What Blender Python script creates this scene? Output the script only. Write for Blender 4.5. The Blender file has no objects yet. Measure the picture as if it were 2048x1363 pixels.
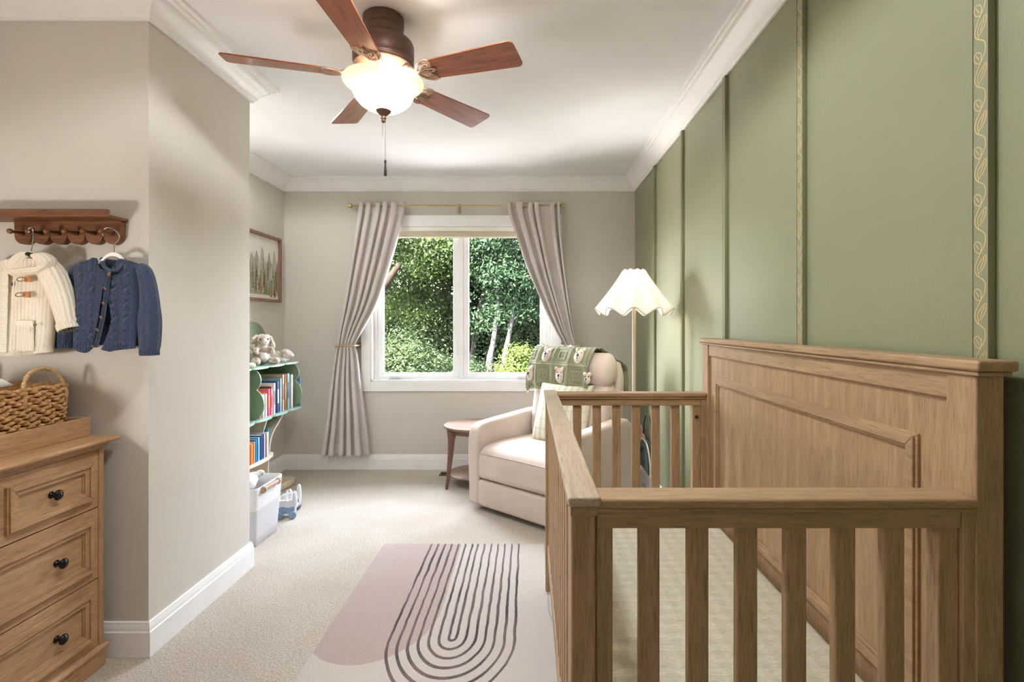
import bpy, math, random
import numpy as np
from mathutils import Vector, Matrix, noise as mnoise
random.seed(7); np.random.seed(7)
PI = math.pi
SC = bpy.context.scene
COL = SC.collection

# ------------------------------------------------------------------ camera constants
F = 1050.0; CX = 1058.0; CY = 648.0; H = 1.22
def at(px, py, y):
    """world point seen at photo pixel (px,py) at depth y"""
    return Vector(((px-CX)/F*y, y, H-(py-CY)/F*y))

# ------------------------------------------------------------------ colour + materials
def lin(c):
    c = c/255.0
    return c/12.92 if c <= 0.04045 else ((c+0.055)/1.055)**2.4
def rgb(t): return (lin(t[0]), lin(t[1]), lin(t[2]), 1.0)

class NT:
    def __init__(s, name):
        s.m = bpy.data.materials.new(name); s.m.use_nodes = True
        s.t = s.m.node_tree; s.t.nodes.clear()
        s.out = s.n('ShaderNodeOutputMaterial')
    def n(s, typ, **kw):
        d = s.t.nodes.new(typ)
        for k, v in kw.items(): setattr(d, k, v)
        return d
    def l(s, a, b): s.t.links.new(a, b)
    def coord(s, scale=(1,1,1), rot=(0,0,0), kind='Object', loc=(0,0,0)):
        c = s.n('ShaderNodeTexCoord'); m = s.n('ShaderNodeMapping')
        s.l(c.outputs[kind], m.inputs['Vector'])
        m.inputs['Scale'].default_value = scale; m.inputs['Rotation'].default_value = rot
        m.inputs['Location'].default_value = loc
        return m.outputs['Vector']
    def noise(s, vec, scale, detail=3, rough=.55, dist=0):
        t = s.n('ShaderNodeTexNoise'); s.l(vec, t.inputs['Vector'])
        t.inputs['Scale'].default_value = scale; t.inputs['Detail'].default_value = detail
        t.inputs['Roughness'].default_value = rough; t.inputs['Distortion'].default_value = dist
        return t.outputs['Fac']
    def ramp(s, fac, stops):
        r = s.n('ShaderNodeValToRGB'); s.l(fac, r.inputs['Fac'])
        e = r.color_ramp.elements
        while len(e) < len(stops): e.new(.5)
        for k, (p, c) in enumerate(stops):
            e[k].position = p; e[k].color = c if len(c) == 4 else rgb(c)
        return r.outputs['Color']
    def math(s, op, a, b=None, c=None):
        m = s.n('ShaderNodeMath', operation=op)
        for k, v in enumerate((a, b, c)):
            if v is None: continue
            if hasattr(v, 'is_linked'): s.l(v, m.inputs[k])
            else: m.inputs[k].default_value = v
        return m.outputs[0]
    def mix(s, fac, a, b, mode='MIX'):
        m = s.n('ShaderNodeMix', data_type='RGBA', blend_type=mode)
        for v, i in ((fac, 0), (a, 6), (b, 7)):
            if hasattr(v, 'is_linked'): s.l(v, m.inputs[i])
            else: m.inputs[i].default_value = v
        return m.outputs[2]
    def bump(s, h, strength, dist=.002):
        b = s.n('ShaderNodeBump'); s.l(h, b.inputs['Height'])
        b.inputs['Strength'].default_value = strength; b.inputs['Distance'].default_value = dist
        return b.outputs['Normal']
    def bsdf(s, col, rough=.5, metal=0, spec=.5, normal=None, sheen=0, coat=0, sss=0):
        p = s.n('ShaderNodeBsdfPrincipled')
        if hasattr(col, 'is_linked'): s.l(col, p.inputs['Base Color'])
        else: p.inputs['Base Color'].default_value = col
        if hasattr(rough, 'is_linked'): s.l(rough, p.inputs['Roughness'])
        else: p.inputs['Roughness'].default_value = rough
        p.inputs['Metallic'].default_value = metal
        p.inputs['Specular IOR Level'].default_value = spec
        if sheen: p.inputs['Sheen Weight'].default_value = sheen
        if coat:
            p.inputs['Coat Weight'].default_value = coat; p.inputs['Coat Roughness'].default_value = .15
        if normal is not None: s.l(normal, p.inputs['Normal'])
        s.p = p
        s.l(p.outputs[0], s.out.inputs['Surface'])
        return s.m

def plain(name, c, rough=.5, metal=0, spec=.5, var=.06, vs=9, bump=0, bs=300, sheen=0, coat=0):
    n = NT(name); v = n.coord()
    f = n.noise(v, vs, 3)
    lo = tuple(max(0, x*(1-var)) for x in c); hi = tuple(min(255, x*(1+var)) for x in c)
    col = n.ramp(f, [(.3, lo), (.7, hi)])
    nm = n.bump(n.noise(v, bs, 2), bump) if bump else None
    return n.bsdf(col, rough, metal, spec, nm, sheen, coat)

def wood(name, dark, light, axis='x', rough=.5, spec=.4, sc=1.0, bump=.25, contrast=(.32,.7), coat=0, fine=1.0):
    n = NT(name)
    k = {'x': (.09,1,1), 'y': (1,.09,1), 'z': (1,1,.09)}[axis]
    k2 = {'x': (.03,1,1), 'y': (1,.03,1), 'z': (1,1,.03)}[axis]
    v = n.coord(k); v2 = n.coord(k2)
    f1 = n.noise(v, 40*sc, 4, .6, .8)
    f2 = n.noise(v2, 560*sc*fine, 2, .6)
    base = n.ramp(f1, [(contrast[0], dark), (contrast[1], light)])
    g = n.ramp(f2, [(.33, (160,150,138)), (.48, (255,255,255))])
    col = n.mix(.6, base, g, 'MULTIPLY')
    return n.bsdf(col, rough, 0, spec, n.bump(f2, bump, .001), coat=coat)

def fabric(name, c, c2=None, rough=.9, sc=420, bump=.35, sheen=.15, vs=5, var=.05):
    n = NT(name); v = n.coord()
    c2 = c2 or tuple(x*.86 for x in c)
    f = n.noise(v, sc, 2, .7)
    big = n.noise(v, vs, 2)
    a = n.ramp(f, [(.35, c2), (.65, c)])
    b = n.ramp(big, [(.3, (255*(1-var),)*3), (.7, (255,255,255))])
    return n.bsdf(n.mix(1.0, a, b, 'MULTIPLY'), rough, 0, .25, n.bump(f, bump, .001), sheen)

def glow(name, c, strength):
    n = NT(name); e = n.n('ShaderNodeEmission'); e.inputs[0].default_value = rgb(c); e.inputs[1].default_value = strength
    n.l(e.outputs[0], n.out.inputs['Surface']); return n.m

def translucent(name, c, trans=.6, rough=.6, bump=0, bs=200, emit=0, ec=(255,240,215)):
    """cloth or frosted glass that lets lamp light through"""
    n = NT(name); v = n.coord()
    d = n.n('ShaderNodeBsdfPrincipled'); d.inputs['Base Color'].default_value = rgb(c); d.inputs['Roughness'].default_value = rough
    if emit:
        d.inputs['Emission Color'].default_value = rgb(ec); d.inputs['Emission Strength'].default_value = emit
    t = n.n('ShaderNodeBsdfTranslucent'); t.inputs['Color'].default_value = rgb(c)
    if bump:
        nm = n.bump(n.noise(v, bs, 3), bump, .001); n.l(nm, d.inputs['Normal'])
    m = n.n('ShaderNodeMixShader'); m.inputs[0].default_value = trans
    n.l(d.outputs[0], m.inputs[1]); n.l(t.outputs[0], m.inputs[2]); n.l(m.outputs[0], n.out.inputs['Surface'])
    return n.m

def leafmat(name, c1, c2, tr=.35):
    n = NT(name); v = n.coord()
    f = n.noise(v, 14, 3, .8); g = n.noise(v, 1.3, 2)
    col = n.ramp(f, [(.3, c1), (.7, c2)])
    tone = n.ramp(g, [(.35, (150,165,160)), (.65, (255,255,240))])
    col = n.mix(1, col, tone, 'MULTIPLY')
    d = n.n('ShaderNodeBsdfPrincipled'); n.l(col, d.inputs['Base Color']); d.inputs['Roughness'].default_value = .55
    d.inputs['Specular IOR Level'].default_value = .06
    t = n.n('ShaderNodeBsdfTranslucent'); n.l(col, t.inputs['Color'])
    m = n.n('ShaderNodeMixShader'); m.inputs[0].default_value = tr
    n.l(d.outputs[0], m.inputs[1]); n.l(t.outputs[0], m.inputs[2]); n.l(m.outputs[0], n.out.inputs['Surface'])
    return n.m

# ------------------------------------------------------------------ mesh builder
class MB:
    def __init__(s): s.v = []; s.f = []; s.mi = []
    def add(s, vs, fs, mi=0):
        b = len(s.v); s.v += [tuple(p) for p in vs]
        s.f += [tuple(b+i for i in f) for f in fs]; s.mi += [mi]*len(fs); return s
    def box(s, x0, x1, y0, y1, z0, z1, mi=0):
        vs = [(x0,y0,z0),(x1,y0,z0),(x1,y1,z0),(x0,y1,z0),(x0,y0,z1),(x1,y0,z1),(x1,y1,z1),(x0,y1,z1)]
        return s.add(vs, [(0,3,2,1),(4,5,6,7),(0,1,5,4),(1,2,6,5),(2,3,7,6),(3,0,4,7)], mi)
    def prism(s, poly, axis, a0, a1, mi=0):
        def p3(p, a):
            if axis == 'x': return (a, p[0], p[1])
            if axis == 'y': return (p[0], a, p[1])
            return (p[0], p[1], a)
        n = len(poly); vs = [p3(p, a0) for p in poly]+[p3(p, a1) for p in poly]
        fs = [tuple(range(n))[::-1], tuple(range(n, 2*n))]+[(i, (i+1) % n, n+(i+1) % n, n+i) for i in range(n)]
        return s.add(vs, fs, mi)
    def grid(s, P, cu=False, cv=False, mi=0, flip=False):
        nu = len(P); nv = len(P[0]); vs = [p for r in P for p in r]; fs = []
        for i in range(nu if cu else nu-1):
            for j in range(nv if cv else nv-1):
                a = i*nv+j; b = i*nv+(j+1) % nv; c = ((i+1) % nu)*nv+(j+1) % nv; d = ((i+1) % nu)*nv+j
                fs.append((a,d,c,b) if flip else (a,b,c,d))
        return s.add(vs, fs, mi)
    def tube(s, pts, r, n=8, closed=False, cap=True, mi=0, flat=1.0):
        pts = [Vector(p) for p in pts]; N = len(pts)
        rs = r if isinstance(r, (list, tuple)) else [r]*N
        tg = []
        for i in range(N):
            if closed: t = pts[(i+1) % N]-pts[i-1]
            else: t = pts[min(i+1, N-1)]-pts[max(i-1, 0)]
            tg.append(t.normalized() if t.length > 1e-9 else Vector((0,0,1)))
        up = Vector((0,0,1)) if abs(tg[0].z) < .9 else Vector((1,0,0))
        u = (up-tg[0]*up.dot(tg[0])).normalized(); P = []
        for i in range(N):
            u = (u-tg[i]*u.dot(tg[i])); u = u.normalized() if u.length > 1e-9 else Vector((1,0,0))
            w = tg[i].cross(u)
            P.append([pts[i]+(u*math.cos(2*PI*k/n)*flat+w*math.sin(2*PI*k/n))*rs[i] for k in range(n)])
        b = len(s.v)
        s.grid(P, closed, True, mi)
        if cap and not closed:
            s.f += [tuple(b+k for k in range(n)), tuple(b+(N-1)*n+k for k in range(n))[::-1]]; s.mi += [mi, mi]
        return s
    def lathe(s, prof, c=(0,0,0), n=32, mi=0, cap=True):
        P = [[(c[0]+r*math.cos(2*PI*k/n), c[1]+r*math.sin(2*PI*k/n), c[2]+z) for k in range(n)] for r, z in prof]
        b = len(s.v); s.grid(P, False, True, mi)
        if cap:
            m = len(prof)
            s.f += [tuple(b+k for k in range(n))[::-1], tuple(b+(m-1)*n+k for k in range(n))]; s.mi += [mi, mi]
        return s
    def ball(s, c, r, nu=16, nv=10, mi=0):
        r = r if isinstance(r, (list, tuple)) else (r, r, r)
        P = [[(c[0]+r[0]*math.sin(PI*i/nv)*math.cos(2*PI*k/nu), c[1]+r[1]*math.sin(PI*i/nv)*math.sin(2*PI*k/nu), c[2]-r[2]*math.cos(PI*i/nv)) for k in range(nu)] for i in range(nv+1)]
        return s.grid(P, False, True, mi)
    def xf(s, M, start=0):
        for i in range(start, len(s.v)): s.v[i] = tuple(M @ Vector(s.v[i]))
        return s
    def build(s, name, mats, parent=None, smooth=False, bevel=0, seg=2, sub=0, solid=0, world=False, weld=False, loc=None):
        me = bpy.data.meshes.new(name)
        vs = s.v
        if world and parent is not None:
            Mi = Matrix.LocRotScale(parent.location, parent.rotation_euler, None).inverted()
            vs = [tuple(Mi @ Vector(p)) for p in vs]
        if loc is not None:
            vs = [(p[0]-loc[0], p[1]-loc[1], p[2]-loc[2]) for p in vs]
        me.from_pydata(vs, [], s.f)
        mats = mats if isinstance(mats, (list, tuple)) else [mats]
        for m in mats: me.materials.append(m)
        if len(mats) > 1: me.polygons.foreach_set('material_index', s.mi)
        if smooth or bevel: me.polygons.foreach_set('use_smooth', [True]*len(me.polygons))
        me.validate(); me.update()
        if weld:
            import bmesh
            bm = bmesh.new(); bm.from_mesh(me); bmesh.ops.remove_doubles(bm, verts=bm.verts, dist=1e-5)
            bmesh.ops.recalc_face_normals(bm, faces=bm.faces); bm.to_mesh(me); bm.free()
        o = bpy.data.objects.new(name, me); COL.objects.link(o)
        if loc is not None: o.location = loc
        if parent is not None: o.parent = parent
        if solid:
            md = o.modifiers.new('solid', 'SOLIDIFY'); md.thickness = solid; md.offset = 0
        if bevel:
            md = o.modifiers.new('bevel', 'BEVEL'); md.width = bevel; md.segments = seg
            md.limit_method = 'ANGLE'; md.angle_limit = math.radians(35); md.harden_normals = True
        if sub:
            md = o.modifiers.new('sub', 'SUBSURF'); md.levels = sub; md.render_levels = sub
        return o

def tag(o, label, cat, group=None, kind=None):
    if label: o['label'] = label
    if cat: o['category'] = cat
    if group: o['group'] = group
    if kind: o['kind'] = kind
    return o
def thing(name, label, cat, loc=(0,0,0), rz=0, group=None):
    o = bpy.data.objects.new(name, None); COL.objects.link(o); o.empty_display_size = .1
    o.location = loc; o.rotation_euler = (0,0,rz)
    return tag(o, label, cat, group)
def struct(o):
    o['kind'] = 'structure'; return o
def kids(o): return [c for c in bpy.data.objects if c.parent == o]
def copy_tree(o, parent=None):
    c = o.copy(); COL.objects.link(c)
    if parent is not None: c.parent = parent
    for k in kids(o): copy_tree(k, c)
    return c
def rrect(x0, x1, y0, y1, r, n=5):
    """rounded rectangle outline; r single or 4 radii (bl, br, tr, tl)"""
    r = r if isinstance(r, (list, tuple)) else (r,)*4
    out = []
    for (cx, cy, a0, rr) in ((x0+r[0], y0+r[0], PI, r[0]), (x1-r[1], y0+r[1], 1.5*PI, r[1]), (x1-r[2], y1-r[2], 0, r[2]), (x0+r[3], y1-r[3], .5*PI, r[3])):
        if rr <= 1e-6: out.append((cx, cy)); continue
        for k in range(n+1):
            a = a0+.5*PI*k/n; out.append((cx+rr*math.cos(a), cy+rr*math.sin(a)))
    return out
def smooth_curve(pts, n=8, closed=False):
    """Catmull-Rom through the points"""
    pts = [Vector(p) for p in pts]; N = len(pts); out = []
    segs = N if closed else N-1
    for i in range(segs):
        p0 = pts[(i-1) % N] if closed or i > 0 else pts[0]; p1 = pts[i]; p2 = pts[(i+1) % N]
        p3 = pts[(i+2) % N] if closed or i+2 < N else pts[-1]
        for k in range(n):
            t = k/n
            out.append(.5*((2*p1)+(p2-p0)*t+(2*p0-5*p1+4*p2-p3)*t*t+(3*p1-p0-3*p2+p3)*t**3))
    if not closed: out.append(pts[-1])
    return out
def interp(xs, ys, x):
    """smooth monotone-ish interpolation"""
    if x <= xs[0]: return ys[0]
    if x >= xs[-1]: return ys[-1]
    for i in range(len(xs)-1):
        if xs[i] <= x <= xs[i+1]:
            h = xs[i+1]-xs[i]; t = (x-xs[i])/h
            def m(j):
                if j == 0: return (ys[1]-ys[0])/(xs[1]-xs[0])
                if j == len(xs)-1: return (ys[-1]-ys[-2])/(xs[-1]-xs[-2])
                return (ys[j+1]-ys[j-1])/(xs[j+1]-xs[j-1])
            a = m(i)*h; b = m(i+1)*h
            return (2*t**3-3*t*t+1)*ys[i]+(t**3-2*t*t+t)*a+(-2*t**3+3*t*t)*ys[i+1]+(t**3-t*t)*b
# ------------------------------------------------------------------ light levels
SKY_STRENGTH = 3.8; SUN_E = 70; FAN_E = 1.3; BOWL_E = .06; LAMP_E = 24; SHADE_E = .05; TABLE_E = 30; FILL_E = 25; EXPOSURE = 1.95
# ================================================================== MATERIALS
def wall_paint(name, c, bump=.12, bs=160, rough=.75, spec=.3):
    n = NT(name); v = n.coord()
    f = n.noise(v, bs, 2, .6)
    col = n.ramp(n.noise(v, 3, 2), [(.3, tuple(x*.985 for x in c)), (.7, c)])
    return n.bsdf(col, rough, 0, spec, n.bump(f, bump, .002))
M_BEIGE = wall_paint('beige_paint', (210,204,195))
M_GREEN = wall_paint('sage_paint', (141,142,113), .38, 120, .42, .45)
M_CEIL = wall_paint('ceiling_paint', (240,240,243), .06)
M_TRIM = plain('white_trim_paint', (240,239,238), .35, var=.01)
M_WINW = plain('white_vinyl', (243,243,243), .35, var=.01)
def carpet():
    n = NT('carpet'); v = n.coord()
    a = n.noise(v, 150, 3, .75); b = n.noise(v, 60, 3, .7); c = n.noise(v, 2.2, 2)
    col = n.ramp(a, [(.3, (138,126,110)), (.5, (202,193,180)), (.72, (234,227,217))])
    t = n.ramp(c, [(.3, (238,234,228)), (.7, (255,255,255))])
    col = n.mix(1, col, t, 'MULTIPLY')
    h = n.math('ADD', a, n.math('MULTIPLY', b, .8))
    return n.bsdf(col, .97, 0, .1, n.bump(h, .9, .006), .2)
M_CARPET = carpet()
OAK_D, OAK_L = (162,132,99), (185,154,118)
M_OAKX = wood('oak_across', OAK_D, OAK_L, 'x', .42, .5)
M_OAKY = wood('oak_along', OAK_D, OAK_L, 'y', .40, .55)
M_OAKZ = wood('oak_upright', OAK_D, OAK_L, 'z', .48)
DR_D, DR_L = (172,133,96), (195,156,116)
M_DRY = wood('dresser_oak_along', DR_D, DR_L, 'y', .5)
M_DRZ = wood('dresser_oak_upright', DR_D, DR_L, 'z', .5)
M_PEGX = wood('walnut_stain', (92,56,34), (146,94,60), 'x', .4, sc=1.4)
M_PEGY = wood('walnut_stain_peg', (88,52,32), (138,88,56), 'y', .35, sc=1.4)
M_BLADE = wood('cherry_blade', (116,54,30), (184,106,64), 'x', .28, .5, sc=1.5, bump=.05, coat=.4)
M_BRONZE = plain('bronze_metal', (100,74,62), .42, .45, var=.08, vs=20)
M_BRONZE_L = plain('bronze_rubbed', (172,142,124), .38, .5, var=.12, vs=40)
M_DARK = plain('dark_bronze', (38,33,32), .3, .6)
M_BLACK = plain('black_plastic', (24,23,22), .4)
M_BRASS = plain('brushed_brass', (196,176,130), .32, .8)
M_CHROME = plain('chrome', (205,205,205), .12, 1.0)
M_STEEL = plain('dark_steel', (70,68,66), .3, .9)
M_WALNUT = wood('side_table_walnut', (112,86,70), (156,128,110), 'x', .4, sc=1.2)
M_WALNUTZ = wood('side_table_leg_walnut', (98,70,56), (132,98,80), 'z', .45, sc=1.2)
M_CURTAIN = fabric('curtain_linen', (230,221,217), sc=320, bump=.25)
M_RECL = fabric('recliner_cream_weave', (216,201,190), (203,188,177), sc=300, bump=.4)
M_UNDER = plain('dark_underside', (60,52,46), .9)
M_SHEET_N = None
def sheet():
    n = NT('gingham_sheet'); v = n.coord()
    s = n.n('ShaderNodeSeparateXYZ'); n.l(v, s.inputs[0])
    sx = n.math('PINGPONG', n.math('MULTIPLY', s.outputs[0], 42), 1); sy = n.math('PINGPONG', n.math('MULTIPLY', s.outputs[1], 42), 1)
    a = n.math('GREATER_THAN', sx, .5); b = n.math('GREATER_THAN', sy, .5)
    k = n.math('MULTIPLY', n.math('ADD', a, b), .5)
    col = n.mix(k, rgb((222,217,202)), rgb((208,207,188)))
    f = n.noise(n.coord((1,1,1)), 500, 2, .7)
    w = n.ramp(n.noise(n.coord((1,8,1)), 70, 2), [(.35, (225,222,212)), (.65, (255,255,255))])
    return n.bsdf(n.mix(1, col, w, 'MULTIPLY'), .9, 0, .2, n.bump(f, .3, .001))
M_SHEET = sheet()
def basketmat():
    n = NT('seagrass'); v = n.coord()
    f = n.noise(v, 90, 4, .7); g = n.noise(v, 400, 2)
    col = n.ramp(f, [(.28, (128,88,50)), (.5, (188,142,92)), (.72, (224,186,138))])
    return n.bsdf(col, .7, 0, .3, n.bump(g, .5, .001))
M_BASKET = basketmat()
M_ROPE = plain('grass_rope', (176,142,98), .8, var=.2, vs=200, bump=.6, bs=500)
M_WHITECLOTH = fabric('white_cloth', (236,234,230), sc=300)
M_LEAFG = plain('sage_lacquer', (120,138,110), .4, var=.03)
M_LEAFE = plain('pale_green_edge', (140,168,150), .4, var=.03)
M_TRUNK = plain('beige_lacquer', (216,202,180), .45, var=.04)
M_HAMPER = fabric('hamper_white_canvas', (240,239,240), sc=350)
M_HAMPER2 = fabric('hamper_grey_knit', (208,206,208), (194,193,196), sc=260, bump=.6)
M_PINKCL = fabric('pale_pink_cloth', (238,222,218), sc=260)
M_DOWEL = wood('dowel_wood', (150,114,88), (196,164,140), 'y', .5)
def glassmat():
    n = NT('window_glass')
    t = n.n('ShaderNodeBsdfTransparent'); g = n.n('ShaderNodeBsdfGlossy'); g.inputs['Roughness'].default_value = .01
    fr = n.n('ShaderNodeFresnel'); fr.inputs[0].default_value = 1.12
    m = n.n('ShaderNodeMixShader'); n.l(fr.outputs[0], m.inputs[0]); n.l(t.outputs[0], m.inputs[1]); n.l(g.outputs[0], m.inputs[2])
    n.l(m.outputs[0], n.out.inputs['Surface']); return n.m
M_GLASS = glassmat()

# ================================================================== SETTING
XL, XR, YB, YR, ZC = -2.061, 0.892, 4.417, -1.6, 2.44
YP0, YP1, XP = 1.935, 2.635, -1.402          # closet block: its near face, far face, room-side face
T = .12
struct(MB().box(XL-T, XR+T, YR-T, YB+T, -.1, 0).build('floor', M_CARPET))
struct(MB().box(XL-T, XR+T, YR-T, YB+T, ZC, ZC+.1).build('ceiling', M_CEIL))
WX0, WX1, WZ0, WZ1 = -1.328, .193, .738, 2.054   # window opening
b = MB(); b.box(XL-T, WX0, YB, YB+T, 0, ZC); b.box(WX1, XR+T, YB, YB+T, 0, ZC); b.box(WX0, WX1, YB, YB+T, 0, WZ0); b.box(WX0, WX1, YB, YB+T, WZ1, ZC)
struct(b.build('wall_back', M_BEIGE))
struct(MB().box(XR, XR+T, YR-T, YB, 0, ZC).build('wall_right', M_GREEN))
struct(MB().box(XL-T, XL, YR-T, YB, 0, ZC).build('wall_left', M_BEIGE))
struct(MB().box(XL, XP, YP0, YP1, 0, ZC).build('wall_partition', M_BEIGE))
struct(MB().box(XL, XR, YR-T, YR, 0, ZC).build('wall_front', M_BEIGE))

PATH = [(XL,YR),(XL,YP0),(XP,YP0),(XP,YP1),(XL,YP1),(XL,YB),(XR,YB),(XR,YR)]
def sweep(prof, names, mat):
    N = len(PATH); mit = []
    for i in range(N):
        a = Vector(PATH[i-1]); c = Vector(PATH[i]); d = Vector(PATH[(i+1) % N])
        d1 = (c-a).normalized(); d2 = (d-c).normalized()
        n1 = Vector((d1.y, -d1.x)); n2 = Vector((d2.y, -d2.x))
        mit.append((n1+n2)/(1+n1.dot(n2)))
    for i in range(N):
        j = (i+1) % N; P = []
        for k, e in ((i, PATH[i]), (j, PATH[j])):
            P.append([(e[0]+o*mit[k].x, e[1]+o*mit[k].y, z) for o, z in prof])
        m = MB().grid(P, False, True); n = len(prof)
        m.f += [tuple(range(n)), tuple(range(n, 2*n))[::-1]]; m.mi += [0, 0]
        struct(m.build(names[i], mat, bevel=.0015, seg=1))
CROWN = [(0,2.44),(0,2.335),(.012,2.335),(.014,2.345),(.022,2.349),(.025,2.358),(.034,2.372),(.048,2.388),(.066,2.401),(.07,2.412),(.084,2.416),(.088,2.424),(.102,2.427),(.102,2.44)]
sweep(CROWN, ['trim_%d' % (i+1) for i in range(8)], M_TRIM)
BASE = [(0,0),(.016,0),(.016,.092),(.0125,.096),(.0125,.108),(.0085,.116),(.0075,.126),(0,.128)]
sweep(BASE, ['baseboard_nook','baseboard_peg','baseboard_partition','baseboard_alcove','baseboard_left','baseboard_back','baseboard_right','baseboard_front'], M_TRIM)

# battens on the green wall, the two nearest carry a painted gold vine
M_GOLD = plain('gold_paint', (226,196,132), .5, 0, var=.04)
def vine(m, y, x, z0, z1):
    Pd = .0925
    def q(X, Y, k): return (x-.0006, y-(X-362)/125*.0268, z1-(Y-255)/435*Pd-k*Pd)
    stem = [(345,255),(392,285),(415,325),(410,400),(362,480),(318,560),(305,610),(318,662),(345,690)]
    la = [(362,476),(374,430),(370,395),(340,370),(304,374),(298,420),(320,462)]
    lb = [(345,655),(335,612),(350,570),(420,498),(420,560),(388,622)]
    k = 0
    while z1-(k+1)*Pd > z0:
        m.tube(smooth_curve([q(a, c, k) for a, c in stem], 4), .0008, 4)
        m.tube(smooth_curve([q(a, c, k) for a, c in la], 3, True), .0007, 4, closed=True)
        m.tube(smooth_curve([q(a, c, k) for a, c in lb], 3, True), .0007, 4, closed=True)
        m.tube([q(316,390,k), q(350,442,k)], .0007, 4); m.tube([q(406,528,k), q(362,622,k)], .0007, 4); m.tube([q(345,690,k), q(345,655,k)], .0007, 4)
        for a, c in ((320,495),(376,670),(340,740)): m.ball(q(a, c, k), .0008, 6, 4)
        k += 1
for i, y in enumerate((3.70, 3.03, 2.365, 1.703, 1.0215, .355, -.31, -.98)):
    w = .0195 if i > 2 else .014
    o = struct(MB().box(XR-.014, XR, y-w, y+w, .128, 2.336).build('trim_%d' % (9+i), M_GREEN, bevel=.002))
    s = MB()
    s.box(XR-.0155, XR-.0135, y-w+.0005, y-w+.0035, .13, 2.334); s.box(XR-.0155, XR-.0135, y+w-.0035, y+w-.0005, .13, 2.334)
    s.build('edge_bead', M_GREEN, o)
    if i in (3, 4):
        m = MB(); vine(m, y, XR-.014, .5, 2.33)
        xf_ = XR-.0142; m.v = [(xf_+(p[0]-xf_+.0006)*.2, p[1], p[2]) for p in m.v]
        m.build('gold_vine', M_GOLD, o)['label'] = 'gold vine line drawing with leaves'

# ---------------- window (seen through it: the garden trees)
yw = YB
win = struct(thing('window_1', None, None, (-.5675, yw, WZ0)))
c = MB()   # casing
cw = .08
c.box(WX0-cw, WX0, yw-.018, yw, WZ0-cw, WZ1+cw); c.box(WX1, WX1+cw, yw-.018, yw, WZ0-cw, WZ1+cw)
c.box(WX0, WX1, yw-.018, yw, WZ1, WZ1+cw); c.box(WX0, WX1, yw-.018, yw, WZ0-cw, WZ0)
c.build('casing', M_TRIM, win, bevel=.003, world=True)
c = MB()   # jamb liner
for a in ((WX0, WX0+.012, yw-.012, yw+T, WZ0, WZ1), (WX1-.012, WX1, yw-.012, yw+T, WZ0, WZ1), (WX0, WX1, yw-.012, yw+T, WZ0, WZ0+.014), (WX0, WX1, yw-.012, yw+T, WZ1-.012, WZ1)): c.box(*a)
c.build('jamb', M_WINW, win, bevel=.002, world=True)
c = MB(); yg = 4.50
c.box(WX0+.012, WX0+.04, yw+.05, yw+.11, WZ0+.014, WZ1-.012); c.box(WX1-.04, WX1-.012, yw+.05, yw+.11, WZ0+.014, WZ1-.012)
c.box(-.6, -.56, yw+.045, yw+.11, WZ0+.014, WZ1-.012); c.box(WX0+.04, WX1-.04, yw+.05, yw+.11, WZ0+.014, WZ0+.03); c.box(WX0+.04, WX1-.04, yw+.05, yw+.11, WZ1-.04, WZ1-.012)
c.build('frame', M_WINW, win, bevel=.003, world=True)
GL = ((-1.243, -.647), (-.514, .094)); GZ0, GZ1 = .806, 2.0
for (a, d), (oa, od) in zip(GL, ((WX0+.04, -.6), (-.56, WX1-.04))):
    s = MB()
    s.box(oa, a, yg-.025, yg+.02, WZ0+.03, WZ1-.04); s.box(d, od, yg-.025, yg+.02, WZ0+.03, WZ1-.04)
    s.box(a, d, yg-.025, yg+.02, WZ0+.03, GZ0); s.box(a, d, yg-.025, yg+.02, GZ1, WZ1-.04)
    sa = s.build('sash', M_WINW, win, bevel=.004, world=True)
    MB().box(a-.004, d+.004, yg-.003, yg+.003, GZ0-.004, GZ1+.004).build('pane', M_GLASS, win, world=True)
    # crank handle on the sill and lock lever on the stile
    hx = -1.13 if a < -1 else -.045
    k = MB(); k.prism(rrect(hx-.055, hx+.055, WZ0+.03, WZ0+.058, (.004,.004,.02,.02)), 'y', yw+.028, yw+.052)
    k.box(hx-.07, hx+.045, yw+.012, yw+.027, WZ0+.036, WZ0+.05); k.ball((hx-.066, yw+.02, WZ0+.043), .009, 10, 8)
    k.build('crank_handle', M_WINW, win, bevel=.002, world=True)
    lx = -.615 if a < -1 else -.537
    k = MB(); k.box(lx-.008, lx+.008, yg-.034, yg-.024, .95, 1.06); k.box(lx-.005, lx+.005, yg-.045, yg-.034, 1.0, 1.075)
    k.build('lock_lever', M_WINW, win, bevel=.002, world=True)
# roller shade pulled up in the window head
sh = thing('roller_shade', 'cream roller shade rolled up at the head of the window', 'blind', (-.5675, yw+.03, 1.98))
M_SHADECL = fabric('shade_cloth', (214,204,180), sc=300)
MB().box(WX0+.013, WX1-.013, yw+.001, yw+.045, 2.005, 2.041).build('cassette', plain('cream_cassette', (232,228,218), .5, var=.02), sh, bevel=.004, world=True)
MB().box(WX0+.016, WX1-.016, yw+.022, yw+.026, 1.962, 2.008).build('shade_cloth', M_SHADECL, sh, world=True)
MB().box(WX0+.016, WX1-.016, yw+.016, yw+.032, 1.95, 1.963).build('hem_bar', plain('cream_bar', (230,222,204), .5, var=.02), sh, bevel=.004, world=True)
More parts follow.
